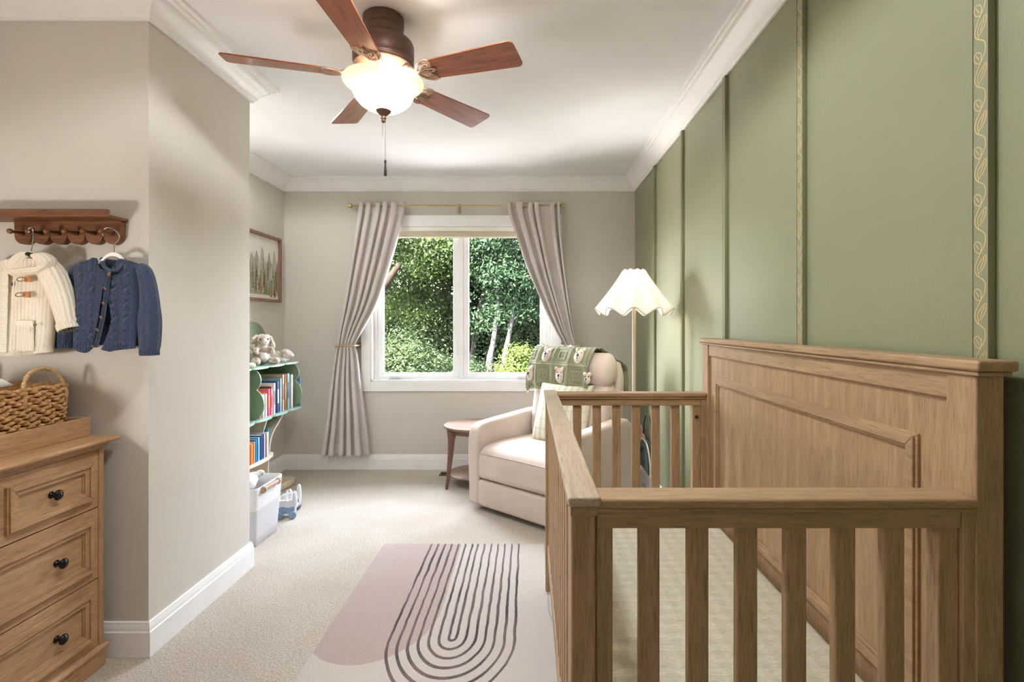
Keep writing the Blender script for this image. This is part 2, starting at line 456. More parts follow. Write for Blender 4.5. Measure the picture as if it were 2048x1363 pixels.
# panelled door behind the camera
d1 = struct(thing('door_1', None, None, (.3, YR, 0)))
m = MB(); m.box(-.90, -.81, 0, .018, 0, 2.12); m.box(.01, .10, 0, .018, 0, 2.12); m.box(-.81, .01, 0, .018, 2.03, 2.12); m.xf(Matrix.Translation((.4,0,0))); m.build('door_casing', M_TRIM, d1, bevel=.003)
m = MB(); m.box(-.41, .41, 0, .012, .005, 2.03)
for (xa, xb) in ((-.33,-.04),(.04,.33)):
    for (za, zb) in ((.2,.85),(1.0,1.9)): m.box(xa, xb, .012, .018, za, zb)
m.build('door_leaf', M_TRIM, d1, bevel=.004)
m = MB(); m.ball((.35,.06,1.0), .026, 14, 10); m.tube([(.35,.012,1.0),(.35,.05,1.0)], .01, 10); m.build('door_knob', M_BRASS, d1, smooth=True)
# floor register by the back wall
M_VENT = plain('bronze_register', (112,92,72), .45, .5)
v = thing('floor_register', 'small bronze floor register in the carpet behind the side table leg', 'vent', (-.66, 4.27, 0))
m = MB(); m.box(-.065, .065, -.05, -.04, 0, .008); m.box(-.065, .065, .04, .05, 0, .008); m.box(-.065, -.055, -.04, .04, 0, .008); m.box(.055, .065, -.04, .04, 0, .008)
m.build('frame', M_VENT, v, bevel=.002)
m = MB()
for k in range(6): m.box(-.055, .055, -.034+k*.0125, -.029+k*.0125, 0, .006)
m.build('grille', M_DARK, v)
# ================================================================== CEILING FAN
HUB = (-.579, 2.09); ZB = 2.2
fan = thing('ceiling_fan', 'bronze ceiling fan with five cherry wood blades and a lit frosted glass bowl', 'ceiling fan', (HUB[0], HUB[1], ZC))
def fz(prof): return [(r, z-ZC) for r, z in prof]
MB().lathe(fz([(.001,2.44),(.074,2.44),(.08,2.434),(.08,2.405),(.076,2.398),(.078,2.392),(.078,2.36),(.072,2.35),(.06,2.345),(.001,2.345)]), n=48).build('canopy', M_BRONZE, fan, smooth=True, bevel=.001)
MB().lathe(fz([(.001,2.36),(.06,2.36),(.09,2.352),(.114,2.338),(.119,2.325),(.119,2.275),(.116,2.268),(.119,2.262),(.117,2.252),(.104,2.243),(.001,2.243)]), n=56).build('motor_housing', M_BRONZE, fan, smooth=True, bevel=.001)
MB().lathe(fz([(.001,2.246),(.110,2.248),(.114,2.243),(.110,2.238),(.088,2.226),(.082,2.222),(.078,2.226),(.07,2.216),(.001,2.216)]), n=56).build('vent_plate', M_BRONZE_L, fan, smooth=True, bevel=.001)
m = MB()
for k in range(40):
    a = 2*PI*k/40
    s0 = len(m.v); m.box(.089, .106, -.0022, .0022, -.0016, .0016)
    m.xf(Matrix.Rotation(a, 4, 'Z') @ Matrix.Translation((0,0,2.2318-ZC)) @ Matrix.Rotation(-.49, 4, 'Y') @ Matrix.Translation((0,0,0)), s0)
m.build('vent_slots', M_DARK, fan)
MB().lathe(fz([(.001,2.22),(.064,2.22),(.066,2.212),(.06,2.206),(.06,2.19),(.066,2.184),(.068,2.176),(.05,2.172),(.001,2.172)]), n=40).build('light_kit', M_BRONZE_L, fan, smooth=True, bevel=.001)
BL0, BL1 = .198, .572
def blade_outline():
    pts = []
    hw0, hw1, r = .05, .066, .02
    pts += [(BL0, -hw0), ]
    for k in range(7):
        a = -PI/2+PI/2*k/6; pts.append((BL1-r+r*math.cos(a), -hw1+r+r*math.sin(a)))
    for k in range(7):
        a = PI/2*k/6; pts.append((BL1-r+r*math.cos(a), hw1-r+r*math.sin(a)))
    pts += [(BL0, hw0), (BL0+.012, hw0*.55), (BL0+.004, hw0*.2), (BL0+.012, -hw0*.5)]
    return pts
def leaf_loop(m, base, tip, w, r, z):
    b = Vector(base); t = Vector(tip); d = t-b; n = Vector((-d.y, d.x)).normalized()
    L = [b+d*s+n*w*q for s, q in ((0,0),(.25,.8),(.55,1),(.85,.5),(1,0),(.85,-.5),(.55,-1),(.25,-.8))]
    m.tube([(p.x, p.y, z) for p in smooth_curve([(p.x, p.y, 0) for p in L], 4, True)], r, 6, closed=True)
    m.tube([(b.x, b.y, z), (b.x+d.x*.7, b.y+d.y*.7, z-.003)], r*.8, 6)
proto_blade = proto_iron = None
for k in range(5):
    ang = math.radians(52.5+72*k)
    if k == 0:
        m = MB().prism(blade_outline(), 'z', -.003, .003)
        m.xf(Matrix.Rotation(math.radians(-13), 4, 'X'))
        ob = m.build('blade', M_BLADE, fan, bevel=.0015, seg=1)
        q = MB()
        q.prism(rrect(.06, .115, -.016, .016, .006), 'z', .02, .03)
        q.tube(smooth_curve([(.1,0,.024),(.125,0,.02),(.15,0,.004),(.165,0,-.002)], 4), .008, 8)
        leaf_loop(q, (.155,.0), (.222,.036), .017, .0045, -.005); leaf_loop(q, (.155,.0), (.222,-.038), .017, .0045, -.001)
        leaf_loop(q, (.16,.0), (.235,-.002), .011, .004, -.006)
        q.tube([(p[0], p[1], -.003) for p in smooth_curve([(.15,.004,0),(.175,.038,0),(.205,.052,0),(.226,.046,0)], 5)], .005, 6)
        q.tube([(p[0], p[1], -.001) for p in smooth_curve([(.15,-.004,0),(.175,-.038,0),(.205,-.052,0),(.226,-.046,0)], 5)], .005, 6)
        q.prism([(.196,-.05),(.226,-.052),(.232,-.03),(.222,-.01),(.232,.012),(.226,.05),(.196,.05),(.206,0)], 'z', -.0045, -.0032)
        q.xf(Matrix.Rotation(math.radians(-13), 4, 'X'))
        oi = q.build('blade_iron', M_BRONZE_L, fan, smooth=True)
        proto_blade, proto_iron = ob, oi
    else:
        ob = proto_blade.copy(); oi = proto_iron.copy(); COL.objects.link(ob); COL.objects.link(oi)
    for o in (ob, oi):
        o.location = (0,0,ZB-ZC); o.rotation_euler = (0,0,ang)
M_BOWL = translucent('frosted_amber_glass', (244,232,208), .5, .35, .25, 120, emit=BOWL_E*2, ec=(255,252,247))
prof = [(.026,2.068),(.045,2.07),(.07,2.079),(.092,2.094),(.108,2.112),(.117,2.130),(.121,2.142),(.1225,2.146),(.125,2.149),(.127,2.153),(.130,2.155),(.140,2.164),(.152,2.172),(.157,2.178),(.158,2.184),(.154,2.187),(.148,2.184),(.138,2.176),(.128,2.166),(.119,2.150),(.112,2.128),(.098,2.104),(.07,2.086),(.026,2.073)]
MB().lathe(fz(prof), n=64, cap=False).build('glass_bowl', M_BOWL, fan, smooth=True)['label'] = 'lit frosted glass bowl shade'
MB().lathe(fz([(.001,2.078),(.028,2.078),(.031,2.072),(.026,2.062),(.016,2.053),(.009,2.048),(.008,2.044),(.011,2.041),(.011,2.036),(.007,2.033),(.009,2.030),(.009,2.026),(.005,2.022),(.001,2.021)]), n=28).build('finial', M_BRONZE, fan, smooth=True)
m = MB(); m.tube([(0,0,2.18-ZC),(0,0,2.07-ZC)], .004, 8); m.build('stem', M_BRONZE, fan)
m = MB()
z = 2.03
while z > 1.872:
    m.ball((.008,-.004,z-ZC), .0016, 6, 4); z -= .0042
m.tube([(.008,-.004,2.04-ZC),(.008,-.004,1.868-ZC)], .0006, 4)
pc = m.build('pull_chain', M_CHROME, fan)
MB().lathe([(.001,1.872-ZC),(.0045,1.871-ZC),(.005,1.864-ZC),(.0032,1.858-ZC),(.0035,1.85-ZC),(.0055,1.83-ZC),(.006,1.814-ZC),(.0045,1.809-ZC),(.001,1.808-ZC)], (.008,-.004,0), 14).build('pull_knob', M_BLACK, pc, smooth=True)
m = MB(); m.tube([(-.004,-.002,2.025-ZC),(-.004,-.002,1.965-ZC)], .0012, 5); m.build('short_chain', M_CHROME, fan)

# ================================================================== FLOOR LAMP
lamp = thing('floor_lamp', 'slender cream floor lamp with a lit white fluted scalloped shade in the corner', 'lamp', (.624, 3.12, 0))
NW = 10; ZT, ZH = 1.541, 1.292
def shade_r(t, th):
    R = .064+(.222-.064)*t
    return R*(1+(.02+.055*t)*math.cos(NW*th))
P = []
th0 = math.atan2(-3.12, -.624)      # a flute faces the room
NA = 200
for i in range(15):
    t = i/14; row = []
    for k in range(NA):
        a = 2*PI*k/NA; ph = a-th0
        zz = ZT+(ZH-ZT)*t-t*t*.02*math.cos(NW*ph+PI)-(1-t)*.004*math.cos(NW*ph)
        r = shade_r(t, ph); row.append((r*math.cos(a), r*math.sin(a), zz))
    P.append(row)
M_SHADE = translucent('white_shade_cloth', (248,244,238), .5, .8, emit=SHADE_E*2, ec=(255,246,232))
MB().grid(P, False, True).build('lamp_shade', M_SHADE, lamp, smooth=True, solid=.002)
MB().tube(P[-1], .0016, 5, closed=True).build('shade_piping', plain('grey_piping', (150,142,140), .8), lamp)
m = MB()
m.lathe([(.001,0),(.125,0),(.128,.006),(.124,.014),(.05,.022),(.02,.034),(.001,.034)], n=40)
m.build('base', plain('cream_metal', (218,206,184), .4, .1, var=.02), lamp, smooth=True)
MB().lathe([(.001,.03),(.011,.03),(.011,1.34),(.014,1.345),(.014,1.37),(.001,1.37)], n=18).build('pole', plain('cream_pole', (222,210,186), .4, .1, var=.03), lamp, smooth=True, bevel=.001)
m = MB(); m.tube([(.05,0,1.525),(-.05,0,1.525)], .002, 6); m.tube([(0,.05,1.525),(0,-.05,1.525)], .002, 6); m.tube([(0,0,1.37),(0,0,1.525)], .0022, 6)
m.build('harp', M_BRASS, lamp)
MB().ball((0,0,1.43), (.028,.028,.036), 16, 12).build('bulb', glow('lamp_bulb', (255,226,180), 8), lamp, smooth=True)

# ================================================================== CRIB
CX0, CX1 = .075, .852      # outer faces
CY0, CY1 = .940, 2.425
crib = thing('baby_crib', 'brushed oak baby crib with slatted sides and tall panelled back board', 'crib', ((CX0+CX1)/2, (CY0+CY1)/2, 0))
def cp(mb, name, mat, bevel=.003, **k): return mb.build(name, mat, crib, bevel=bevel, world=True, **k)
ZR = .910
# tall back board
hb = MB(); hb.box(.815, .84, CY0+.06, CY1-.06, .16, 1.13); board = cp(hb, 'back_panel', M_OAKZ)
for ya in (CY0, CY1-.07):
    cp(MB().box(.801, .852, ya, ya+.07, 0, 1.128), 'back_post', M_OAKZ, .004)
cp(MB().box(.806, .848, CY0+.07, CY1-.07, 1.078, 1.128), 'top_rail', M_OAKY)
m = MB(); m.box(.789, .864, CY0-.018, CY1+.02, 1.136, 1.156); cp(m, 'top_cap', M_OAKY, .006, seg=3)
m = MB(); m.box(.795, .858, CY0-.010, CY1+.012, 1.127, 1.136); cp(m, 'cap_moulding', M_OAKY, .003)
# picture-frame moulding on the panel (mitred, stepped)
my0, my1, mz0, mz1 = 1.093, 2.286, .42, .992
def mitre_frame(y0, y1, z0, z1, w, x0, x1):
    m = MB()
    o = [(y0,z0),(y1,z0),(y1,z1),(y0,z1)]; i = [(y0+w,z0+w),(y1-w,z0+w),(y1-w,z1-w),(y0+w,z1-w)]
    for k in range(4):
        j = (k+1) % 4
        m.prism([o[k], o[j], i[j], i[k]], 'x', x0, x1)
    return m
f = mitre_frame(my0, my1, mz0, mz1, .036, .808, .816); s = mitre_frame(my0+.006, my1-.006, mz0+.006, mz1-.006, .022, .802, .81)
f.add(s.v, s.f); f.build('panel_moulding', M_OAKY, board, bevel=.002).location = -crib.location
# end panels (near and far): cap, lip, apron, slats, lower rail
def end_panel(yo, yi):
    d = 1 if yi > yo else -1
    ya, yb = sorted((yo-d*.014, yi+d*.012)); yc = (yo+yi)/2
    cp(MB().box(.118, .800, ya, yb, ZR-.018, ZR), 'end_cap', M_OAKX, .006, seg=3)
    cp(MB().box(.121, .800, ya+.006, yb-.006, ZR-.027, ZR-.018), 'cap_lip', M_OAKX, .002)
    cp(MB().box(.121, .779, yc-.022, yc+.022, ZR-.058, ZR-.027), 'apron_rail', M_OAKX)
    cp(MB().box(.121, .779, yc-.02, yc+.02, .2, .27), 'lower_rail', M_OAKX)
    for k in range(6):
        x = .2197+k*.0893; cp(MB().box(x-.019, x+.019, yc-.011, yc+.011, .268, ZR-.056), 'slat', M_OAKZ, .004)
    for xa, xb in ((.121,.152), (.742,.779)): cp(MB().box(xa, xb, yc-.016, yc+.016, .268, ZR-.056), 'end_stile', M_OAKZ, .003)
    cp(MB().box(.779, .803, yc-.024, yc+.024, .2, ZR-.027), 'end_post', M_OAKZ, .003)
end_panel(CY0+.004, CY0+.05); end_panel(CY1-.004, CY1-.05)
# long front rail (faces the rug)
cp(MB().box(.068, .127, CY0-.018, CY1+.012, ZR-.012, ZR+.006), 'front_cap', wood('oak_cap_sheen', (172,152,128), (206,188,164), 'y', .36, .6, bump=.6), .005, seg=3)  # paler oak colour stands in for window light glancing off the cap
cp(MB().box(.073, .123, CY0-.012, CY1+.006, ZR-.03, ZR-.012), 'cap_lip', M_OAKY, .002)
cp(MB().box(.084, .112, CY0+.04, CY1-.04, ZR-.06, ZR-.03), 'apron_rail', M_OAKY)
cp(MB().box(.084, .112, CY0+.04, CY1-.04, .16, .22), 'lower_rail', M_OAKY)
for ya in (CY0, CY1-.045): cp(MB().box(.075, .12, ya, ya+.045, 0.0095, ZR-.03), 'front_post', M_OAKZ, .004)
for k in range(15):
    y = CY0+.045+(CY1-CY0-.09)*(k+1)/16; cp(MB().box(.087, .109, y-.019, y+.019, .218, ZR-.058), 'slat', M_OAKZ, .004)
for (x, y, z, ax) in ((.8, 1.037, .782, 'x'), (.760, CY1-.045, .8, 'y')):
    m = MB(); m.lathe([(.001,-.004),(.0075,-.004),(.0085,0),(.0075,.003),(.004,.003),(.0035,.001),(.001,.001)], n=18)
    m.xf(Matrix.Translation((x,y,z)) @ (Matrix.Rotation(-PI/2, 4, 'Y') if ax == 'x' else Matrix.Rotation(PI/2, 4, 'X')))
    m.build('bolt', M_STEEL, crib, smooth=True, world=True)['label'] = 'dark metal bolt head'
cp(MB().box(.115, .80, CY0+.06, CY1-.06, .235, .255), 'mattress_base', M_OAKX)
mt = thing('crib_mattress', 'crib mattress with a sage and cream gingham fitted sheet lying in the crib', 'mattress', (.455, (CY0+CY1)/2, .255))
P = []
L2, W2 = (CY1-CY0)/2-.062, .335
for i in range(25):
    a = i/24
    P.append(None)
m = MB(); m.prism(rrect(-W2, W2, -L2, L2, .06, 6), 'z', 0, .135)
m.build('sheeted_mattress', M_SHEET, mt, bevel=.022, seg=4)

# ================================================================== RUG
def rugmat():
    n = NT('printed_rug'); v = n.coord(kind='Object')
    s = n.n('ShaderNodeSeparateXYZ'); n.l(v, s.inputs[0]); X0, Y0 = s.outputs[0], s.outputs[1]
    wob = n.noise(n.coord(), 9, 2); fine = n.noise(n.coord(), 240, 3, .8)
    X = n.math('ADD', X0, n.math('MULTIPLY', n.math('SUBTRACT', wob, .5), .010))
    def udist(xc, yc, ratio):
        dx = n.math('SUBTRACT', X, xc); dy = n.math('MULTIPLY', n.math('MINIMUM', n.math('SUBTRACT', Y0, yc), 0), 1/ratio)
        return n.math('SQRT', n.math('ADD', n.math('POWER', dx, 2), n.math('POWER', dy, 2)))
    cream = n.ramp(fine, [(.3, (176,167,159)), (.7, (203,195,187))])
    pink = n.ramp(fine, [(.3, (156,137,131)), (.7, (181,162,156))])
    pk = n.math('LESS_THAN', udist(-.64, 2.243, 1.40), .27)
    lt = n.noise(n.coord(), 1.6, 2)
    col = n.mix(n.math('MULTIPLY', pk, n.math('ADD', n.math('MULTIPLY', lt, .3), .75)), cream, pink)
    d = udist(-.296, 2.033, 1.43)
    q = n.math('DIVIDE', n.math('SUBTRACT', d, .015), .0375)
    e = n.math('MULTIPLY', n.math('ABSOLUTE', n.math('SUBTRACT', q, n.math('ROUND', q))), .0375)
    wd = n.math('ADD', n.math('MULTIPLY', n.noise(n.coord(), 3, 1), .005), .0028)
    ln = n.math('MULTIPLY', n.math('LESS_THAN', n.math('ADD', e, n.math('MULTIPLY', n.math('SUBTRACT', fine, .5), .004)), wd), n.math('LESS_THAN', d, .256))
    patch = n.noise(n.coord((1,.5,1)), 7, 2)
    lc = n.ramp(patch, [(.35, (38,31,35)), (.62, (104,86,88))])
    col = n.mix(n.math('MULTIPLY', ln, n.ramp(fine, [(.2, (170,170,170)), (.5, (255,255,255))])), col, lc)
    d2 = udist(.34, 2.25, 1.43)
    e2 = n.math('MINIMUM', n.math('ABSOLUTE', n.math('SUBTRACT', d2, .255)), n.math('ABSOLUTE', n.math('SUBTRACT', d2, .222)))
    col = n.mix(n.math('MULTIPLY', n.math('LESS_THAN', e2, .003), .6), col, rgb((140,130,128)))
    return n.bsdf(col, .92, 0, .15, n.bump(fine, .5, .002), .2)
rug = MB(); rug.prism(rrect(-.80, .70, .80, 2.90, .012, 3), 'z', .001, .009)
tag(rug.build('area_rug', rugmat(), bevel=.003), 'cream area rug with a dusty pink arch and dark nested loop lines on the carpet', 'rug')

# ================================================================== SIDE TABLE
st = thing('side_table', 'round walnut side table with a lower shelf beside the armchair', 'side table', (-.411, 4.02, 0), 0)
MB().lathe([(.001,.432),(.222,.432),(.236,.440),(.24,.447),(.24,.452),(.237,.457),(.001,.457)], n=64).build('table_top', M_WALNUT, st, bevel=.001, smooth=True)
m = MB(); P = []
m.grid([[(r*math.cos(2*PI*k/48), r*math.sin(2*PI*k/48), z) for k in range(48)] for r, z in ((.185,.40),(.197,.40),(.197,.432),(.185,.432))], True, True)
m.build('apron', M_WALNUTZ, st)
MB().lathe([(.001,.078),(.196,.078),(.205,.084),(.205,.092),(.202,.094),(.001,.094)], n=64).build('lower_shelf', M_WALNUT, st, bevel=.001, smooth=True)
for k in range(3):
    a = math.radians(215+120*k)
    m = MB()
    P = []
    for z, r, wr, wt in ((0,.242,.009,.010),(.1,.226,.012,.013),(.25,.21,.016,.017),(.36,.203,.02,.021),(.40,.198,.028,.024),(.432,.196,.034,.026)):
        P.append([(r+dx*wr, dy*wt, z) for dx, dy in ((-1,-1),(1,-1),(1,1),(-1,1))])
    m.grid(P, False, True); m.f += [(3,2,1,0), tuple(len(m.v)-4+i for i in range(4))]; m.mi += [0,0]
    m.xf(Matrix.Rotation(a, 4, 'Z')); m.build('leg', M_WALNUTZ, st, bevel=.004)

# ================================================================== DRESSER + things on it
DXF = -1.525; DY0, DY1 = .74, 1.882
dr = thing('dresser', 'light oak dresser with framed drawers and dark knobs at the left wall', 'dresser', (-1.78, (DY0+DY1)/2, 0))
def dp(mb, name, mat, bevel=.003, parent=None, **k):
    if parent is None: return mb.build(name, mat, dr, bevel=bevel, world=True, **k)
    o = mb.build(name, mat, parent, bevel=bevel, **k); o.location = -dr.location; return o
m = MB(); m.box(-2.04, DXF-.02, DY0+.002, DY1-.002, .075, .78); dp(m, 'carcass', M_DRZ)
for ya, yb in ((DY0, DY0+.022), (DY1-.022, DY1)): dp(MB().box(DXF-.022, DXF+.002, ya, yb, .085, .782), 'corner_stile', M_DRZ)
dp(MB().box(DXF-.022, DXF, DY0+.022, DY1-.022, .776, .786), 'top_rail', M_DRY, .001)
P = []
for o, z in ((0,.782),(.006,.784),(.010,.79),(.012,.796),(.024,.799),(.034,.804),(.036,.810),(.032,.817)):
    P.append([(-2.045,DY0-o,z),(DXF+o,DY0-o,z),(DXF+o,min(DY1+o,1.915),z),(-2.045,min(DY1+o,1.915),z)])
m = MB(); m.grid(P, False, True); m.f += [(3,2,1,0), tuple(len(m.v)-4+i for i in range(4))]; m.mi += [0,0]
dp(m, 'top_board', M_DRY, .002)
P = []
for o, z in ((.004,0),(.004,.062),(.012,.066),(.014,.074),(.008,.082),(0,.086)):
    P.append([(-2.04,DY0-o,z),(DXF+o,DY0-o,z),(DXF+o,DY1+o,z),(-2.04,DY1+o,z)])
m = MB(); m.grid(P, False, True); m.f += [(3,2,1,0), tuple(len(m.v)-4+i for i in range(4))]; m.mi += [0,0]
dp(m, 'plinth', M_DRY, .002)
def drawer(y0, y1, z0, z1, knobs, my=.030, mz=.03, mw=.034):
    d = dp(MB().box(DXF-.02, DXF, y0, y1, z0, z1), 'drawer', M_DRY, .0015)
    fy0, fy1, fz0, fz1 = y0+my, y1-my, z0+mz, z1-mz
    f = MB()
    for (w0, w1, xa, xb) in ((0, mw, 0, .010), (.004, mw*.55, .01, .016), (mw*.7, mw*1.12, 0, .005)):
        o = [(fy0+w0,fz0+w0),(fy1-w0,fz0+w0),(fy1-w0,fz1-w0),(fy0+w0,fz1-w0)]; i = [(fy0+w1,fz0+w1),(fy1-w1,fz0+w1),(fy1-w1,fz1-w1),(fy0+w1,fz1-w1)]
        for k in range(4):
            j = (k+1) % 4; f.prism([o[k],o[j],i[j],i[k]], 'x', DXF+xa-.001, DXF+xb)
    dp(f, 'drawer_frame', M_DRY, .0015, d)
    for ky in knobs:
        k = MB(); k.lathe([(.001,0),(.011,0),(.0115,.002),(.007,.004),(.0055,.009),(.006,.014),(.013,.018),(.0165,.022),(.0165,.026),(.012,.030),(.009,.0302),(.0085,.0318),(.001,.033)], n=24)
        k.xf(Matrix.Translation((DXF, ky, (z0+z1)/2)) @ Matrix.Rotation(PI/2, 4, 'Y')); dp(k, 'knob', M_DARK, 0, d, smooth=True)
yy = [DY1-.024-.3650*i for i in range(4)]
for i in range(3): drawer(yy[i+1]+.002, yy[i], .576, .775, [(yy[i]+yy[i+1])/2])
drawer(yy[3]+.002, yy[0], .325, .572, [1.694, DY0+DY1-1.694]); drawer(yy[3]+.002, yy[0], .087, .321, [1.694, DY0+DY1-1.694])

tr = thing('changing_tray', 'open oak changing tray set on top of the dresser', 'tray', (-1.79, 1.5, .817))
ZT0 = .817
def tp(mb, name, mat): return mb.build(name, mat, tr, bevel=.002, world=True)
ty0, ty1, tx0, tx1 = 1.02, 1.905, -2.02, -1.59
for a in ((tx1-.014,tx1,ty0,ty1,ZT0,.884),(tx0,tx0+.014,ty0,ty1,ZT0,.884)): tp(MB().box(*a), 'long_side', M_DRY)
for a in ((tx0+.014,tx1-.014,ty1-.014,ty1,ZT0,.884),(tx0+.014,tx1-.014,ty0,ty0+.014,ZT0,.884)): tp(MB().box(*a), 'short_side', M_OAKX)
tp(MB().box(tx0+.014, tx1-.014, ty0+.014, ty1-.014, ZT0, ZT0+.01), 'base', M_DRY)

bk = thing('seagrass_basket', 'woven seagrass basket with a loop handle sitting in the tray on the dresser', 'basket', (-1.80, 1.68, .827))
bx0, bx1, by0, by1 = -.135, .14, -.235, .212
def loop(e, n=260):
    poly = rrect(bx0-e, bx1+e, by0-e, by1+e, .05+e, 8); pts = [Vector((p[0], p[1], 0)) for p in poly]; out = []
    L = [(pts[(i+1) % len(pts)]-pts[i]).length for i in range(len(pts))]; tot = sum(L); s = 0; i = 0; acc = 0
    for k in range(n):
        t = tot*k/n
        while acc+L[i] < t: acc += L[i]; i += 1
        out.append(pts[i].lerp(pts[(i+1) % len(pts)], (t-acc)/L[i]))
    return out
m = MB(); NROW = 16
for r in range(NROW):
    z = .006+r*.01145; e = .004+.010*(r/NROW); pts = loop(e); N = len(pts); row = []; rad = []
    for k, p in enumerate(pts):
        nx = pts[k-1]; pn = pts[(k+1) % N]; t = (pn-nx).normalized(); nn = Vector((t.y, -t.x, 0))
        ph = k*2*PI*40/N+r*PI+.5*math.sin(k*.11+r*1.7)
        jit = mnoise.noise(Vector((k*.13, r*3.1, 0)))
        row.append(p+nn*(.0036*math.sin(ph))+Vector((0,0,z+.0026*math.sin(ph*.5+r)+.002*jit)))
        rad.append(.0064+.0012*math.sin(ph+.6)+.0010*jit)
    m.tube(row, rad, 7, closed=True)
body = m.build('woven_body', M_BASKET, bk, smooth=True)
P = [[(p.x, p.y, z) for p in loop(-.006+.008*z/.18)] for z in (.004,.09,.18)]
mm = MB().grid(P, False, True); mm.f.append(tuple(range(len(P[0])))[::-1]); mm.mi.append(0); mm.build('lining', M_BASKET, bk, smooth=True)
for xs, in ((1,), (-1,)):
    x = .148 if xs > 0 else -.143
    m = MB(); pts = [(x+.006*xs,.03,.125),(x+.004*xs,.032,.165),(x,.037,.195),(x-.004*xs,.06,.228),(x-.006*xs,.105,.243),(x-.004*xs,.15,.228),(x,.176,.195),(x+.004*xs,.182,.165),(x+.006*xs,.184,.135)]
    sc = smooth_curve(pts, 8)
    m.tube(sc, [.0065+.0012*math.sin(i*1.6) for i in range(len(sc))], 8)
    m.ball((x+.009*xs,.03,.142), (.006,.009,.022), 10, 8); m.ball((x+.009*xs,.184,.148), (.006,.008,.02), 10, 8)
    m.build('handle', M_ROPE, bk, smooth=True)
cl = MB()
P = []
for i in range(22):
    u = i/21; row = []
    for j in range(18):
        w = j/17; ed = (4*u*(1-u)*4*w*(1-w))**.35
        row.append((-.11+.2*u, -.2+.3*w, .165+.045*ed+.006*mnoise.noise(Vector((u*5,w*5,1)))))
    P.append(row)
cl.grid(P)
tag(cl.build('folded_cloth', M_WHITECLOTH, None, smooth=True, solid=.004, loc=(0,0,0)), 'folded white cloth lying in the top of the seagrass basket', 'cloth').location = (-1.80, 1.64, .853)
# table lamp further along the dresser (outside the photograph, lights the peg wall)
tl = thing('table_lamp', 'small table lamp with a round white glass globe on the dresser', 'lamp', (-1.86, .86, .817))
MB().lathe([(.001,0),(.07,0),(.072,.008),(.05,.016),(.012,.024),(.01,.17),(.024,.178),(.026,.2),(.001,.2)], n=32).build('base', M_BRASS, tl, smooth=True, bevel=.001)
M_GLOBE = glow('opal_globe', (255,250,244), TABLE_E)
MB().ball((0,0,.265), .072, 28, 18).build('globe', M_GLOBE, tl, smooth=True)
# ================================================================== RECLINER (local frame: x along the front, y towards the back)
RZ_ = math.atan2(-.656, .754); RO = (-.09, 3.231, 0)
rc = thing('recliner_armchair', 'cream upholstered recliner armchair turned towards the room in the corner', 'armchair', RO, RZ_)
for sx in (-1, 1):
    x0, x1 = (-.415, -.318) if sx < 0 else (.318, .415)
    prof = [(.0,.035),(-.012,.2),(-.014,.42)]
    prof = smooth_curve([(.0,.035,0),(-.008,.2,0),(-.012,.40,0),(-.004,.50,0),(.03,.548,0),(.10,.568,0),(.35,.585,0),(.60,.6,0),(.68,.585,0),(.715,.53,0),(.72,.4,0),(.715,.2,0),(.71,.035,0)], 4)
    MB().prism([(p.x, p.y) for p in prof][::-1], 'x', x0, x1).build('arm', M_RECL, rc, bevel=.022, seg=4)
def cushion(x0, x1, prof, ex=.03, n=26, mat=M_RECL, name='seat_cushion', par=None, puff=.0):
    """loft of a closed y-z outline across x, rounded at both ends"""
    par = par or rc
    pr = [Vector((p[0], p[1])) for p in prof]; c = sum(pr, Vector((0,0)))/len(pr)
    P = []
    ks = []
    for i in range(n+1):
        t = i/n
        x = x0+(x1-x0)*t
        d = min(t, 1-t)*(x1-x0)
        s = 1.0
        if d < ex: s = 1-ex/ .18*(1-math.sqrt(max(0, 1-(1-d/ex)**2)))*.9
        row = []
        for p in pr:
            q = c+(p-c)*s*(1+puff*math.sin(PI*t)); row.append((x, q.x, q.y))
        P.append(row)
    m = MB().grid(P, False, True); k = len(pr)
    m.f += [tuple(range(k)), tuple(len(m.v)-k+i for i in range(k))[::-1]]; m.mi += [0,0]
    return m.build(name, mat, par, smooth=True, weld=True)
cs = smooth_curve([(-.005,.222,0),(-.022,.3,0),(-.015,.375,0),(.03,.418,0),(.15,.435,0),(.40,.432,0),(.55,.42,0),(.58,.36,0),(.58,.25,0),(.4,.215,0),(.15,.212,0)], 4, True)
cushion(-.317, .317, [(p.x, p.y) for p in cs], .03)
m = MB(); m.tube([(-.30,-.014,.385),(-.15,-.0175,.387),(0,-.018,.388),(.15,-.0175,.387),(.30,-.014,.385)], .0035, 6)
m.build('seat_welt', M_RECL, rc, smooth=True)
fp = rrect(-.008, .06, .035, .208, .02, 4); cushion(-.317, .317, fp, .02, name='footrest_panel')
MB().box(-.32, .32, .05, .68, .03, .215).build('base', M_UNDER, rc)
MB().lathe([(.001,0),(.22,0),(.22,.02),(.05,.035),(.001,.035)], (0,.36,0), 36).build('swivel_base', M_DARK, rc)
bc = smooth_curve([(.50,.42,0),(.515,.6,0),(.545,.76,0),(.575,.83,0),(.64,.84,0),(.69,.8,0),(.66,.6,0),(.62,.42,0)], 4, True)
cushion(-.31, .31, [(p.x, p.y) for p in bc], .05, name='back_cushion')
hc = smooth_curve([(.555,.815,0),(.532,.87,0),(.54,.95,0),(.58,1.01,0),(.64,1.025,0),(.685,.985,0),(.695,.9,0),(.67,.825,0),(.61,.80,0)], 4, True)
cushion(-.318, .318, [(p.x, p.y) for p in hc], .05, name='headrest')
sc = smooth_curve([(.62,.25,0),(.65,.55,0),(.685,.8,0),(.70,.93,0),(.735,.965,0),(.775,.94,0),(.775,.8,0),(.75,.5,0),(.725,.12,0),(.65,.12,0)], 4, True)
cushion(-.316, .316, [(p.x, p.y) for p in sc], .04, name='back_shell')
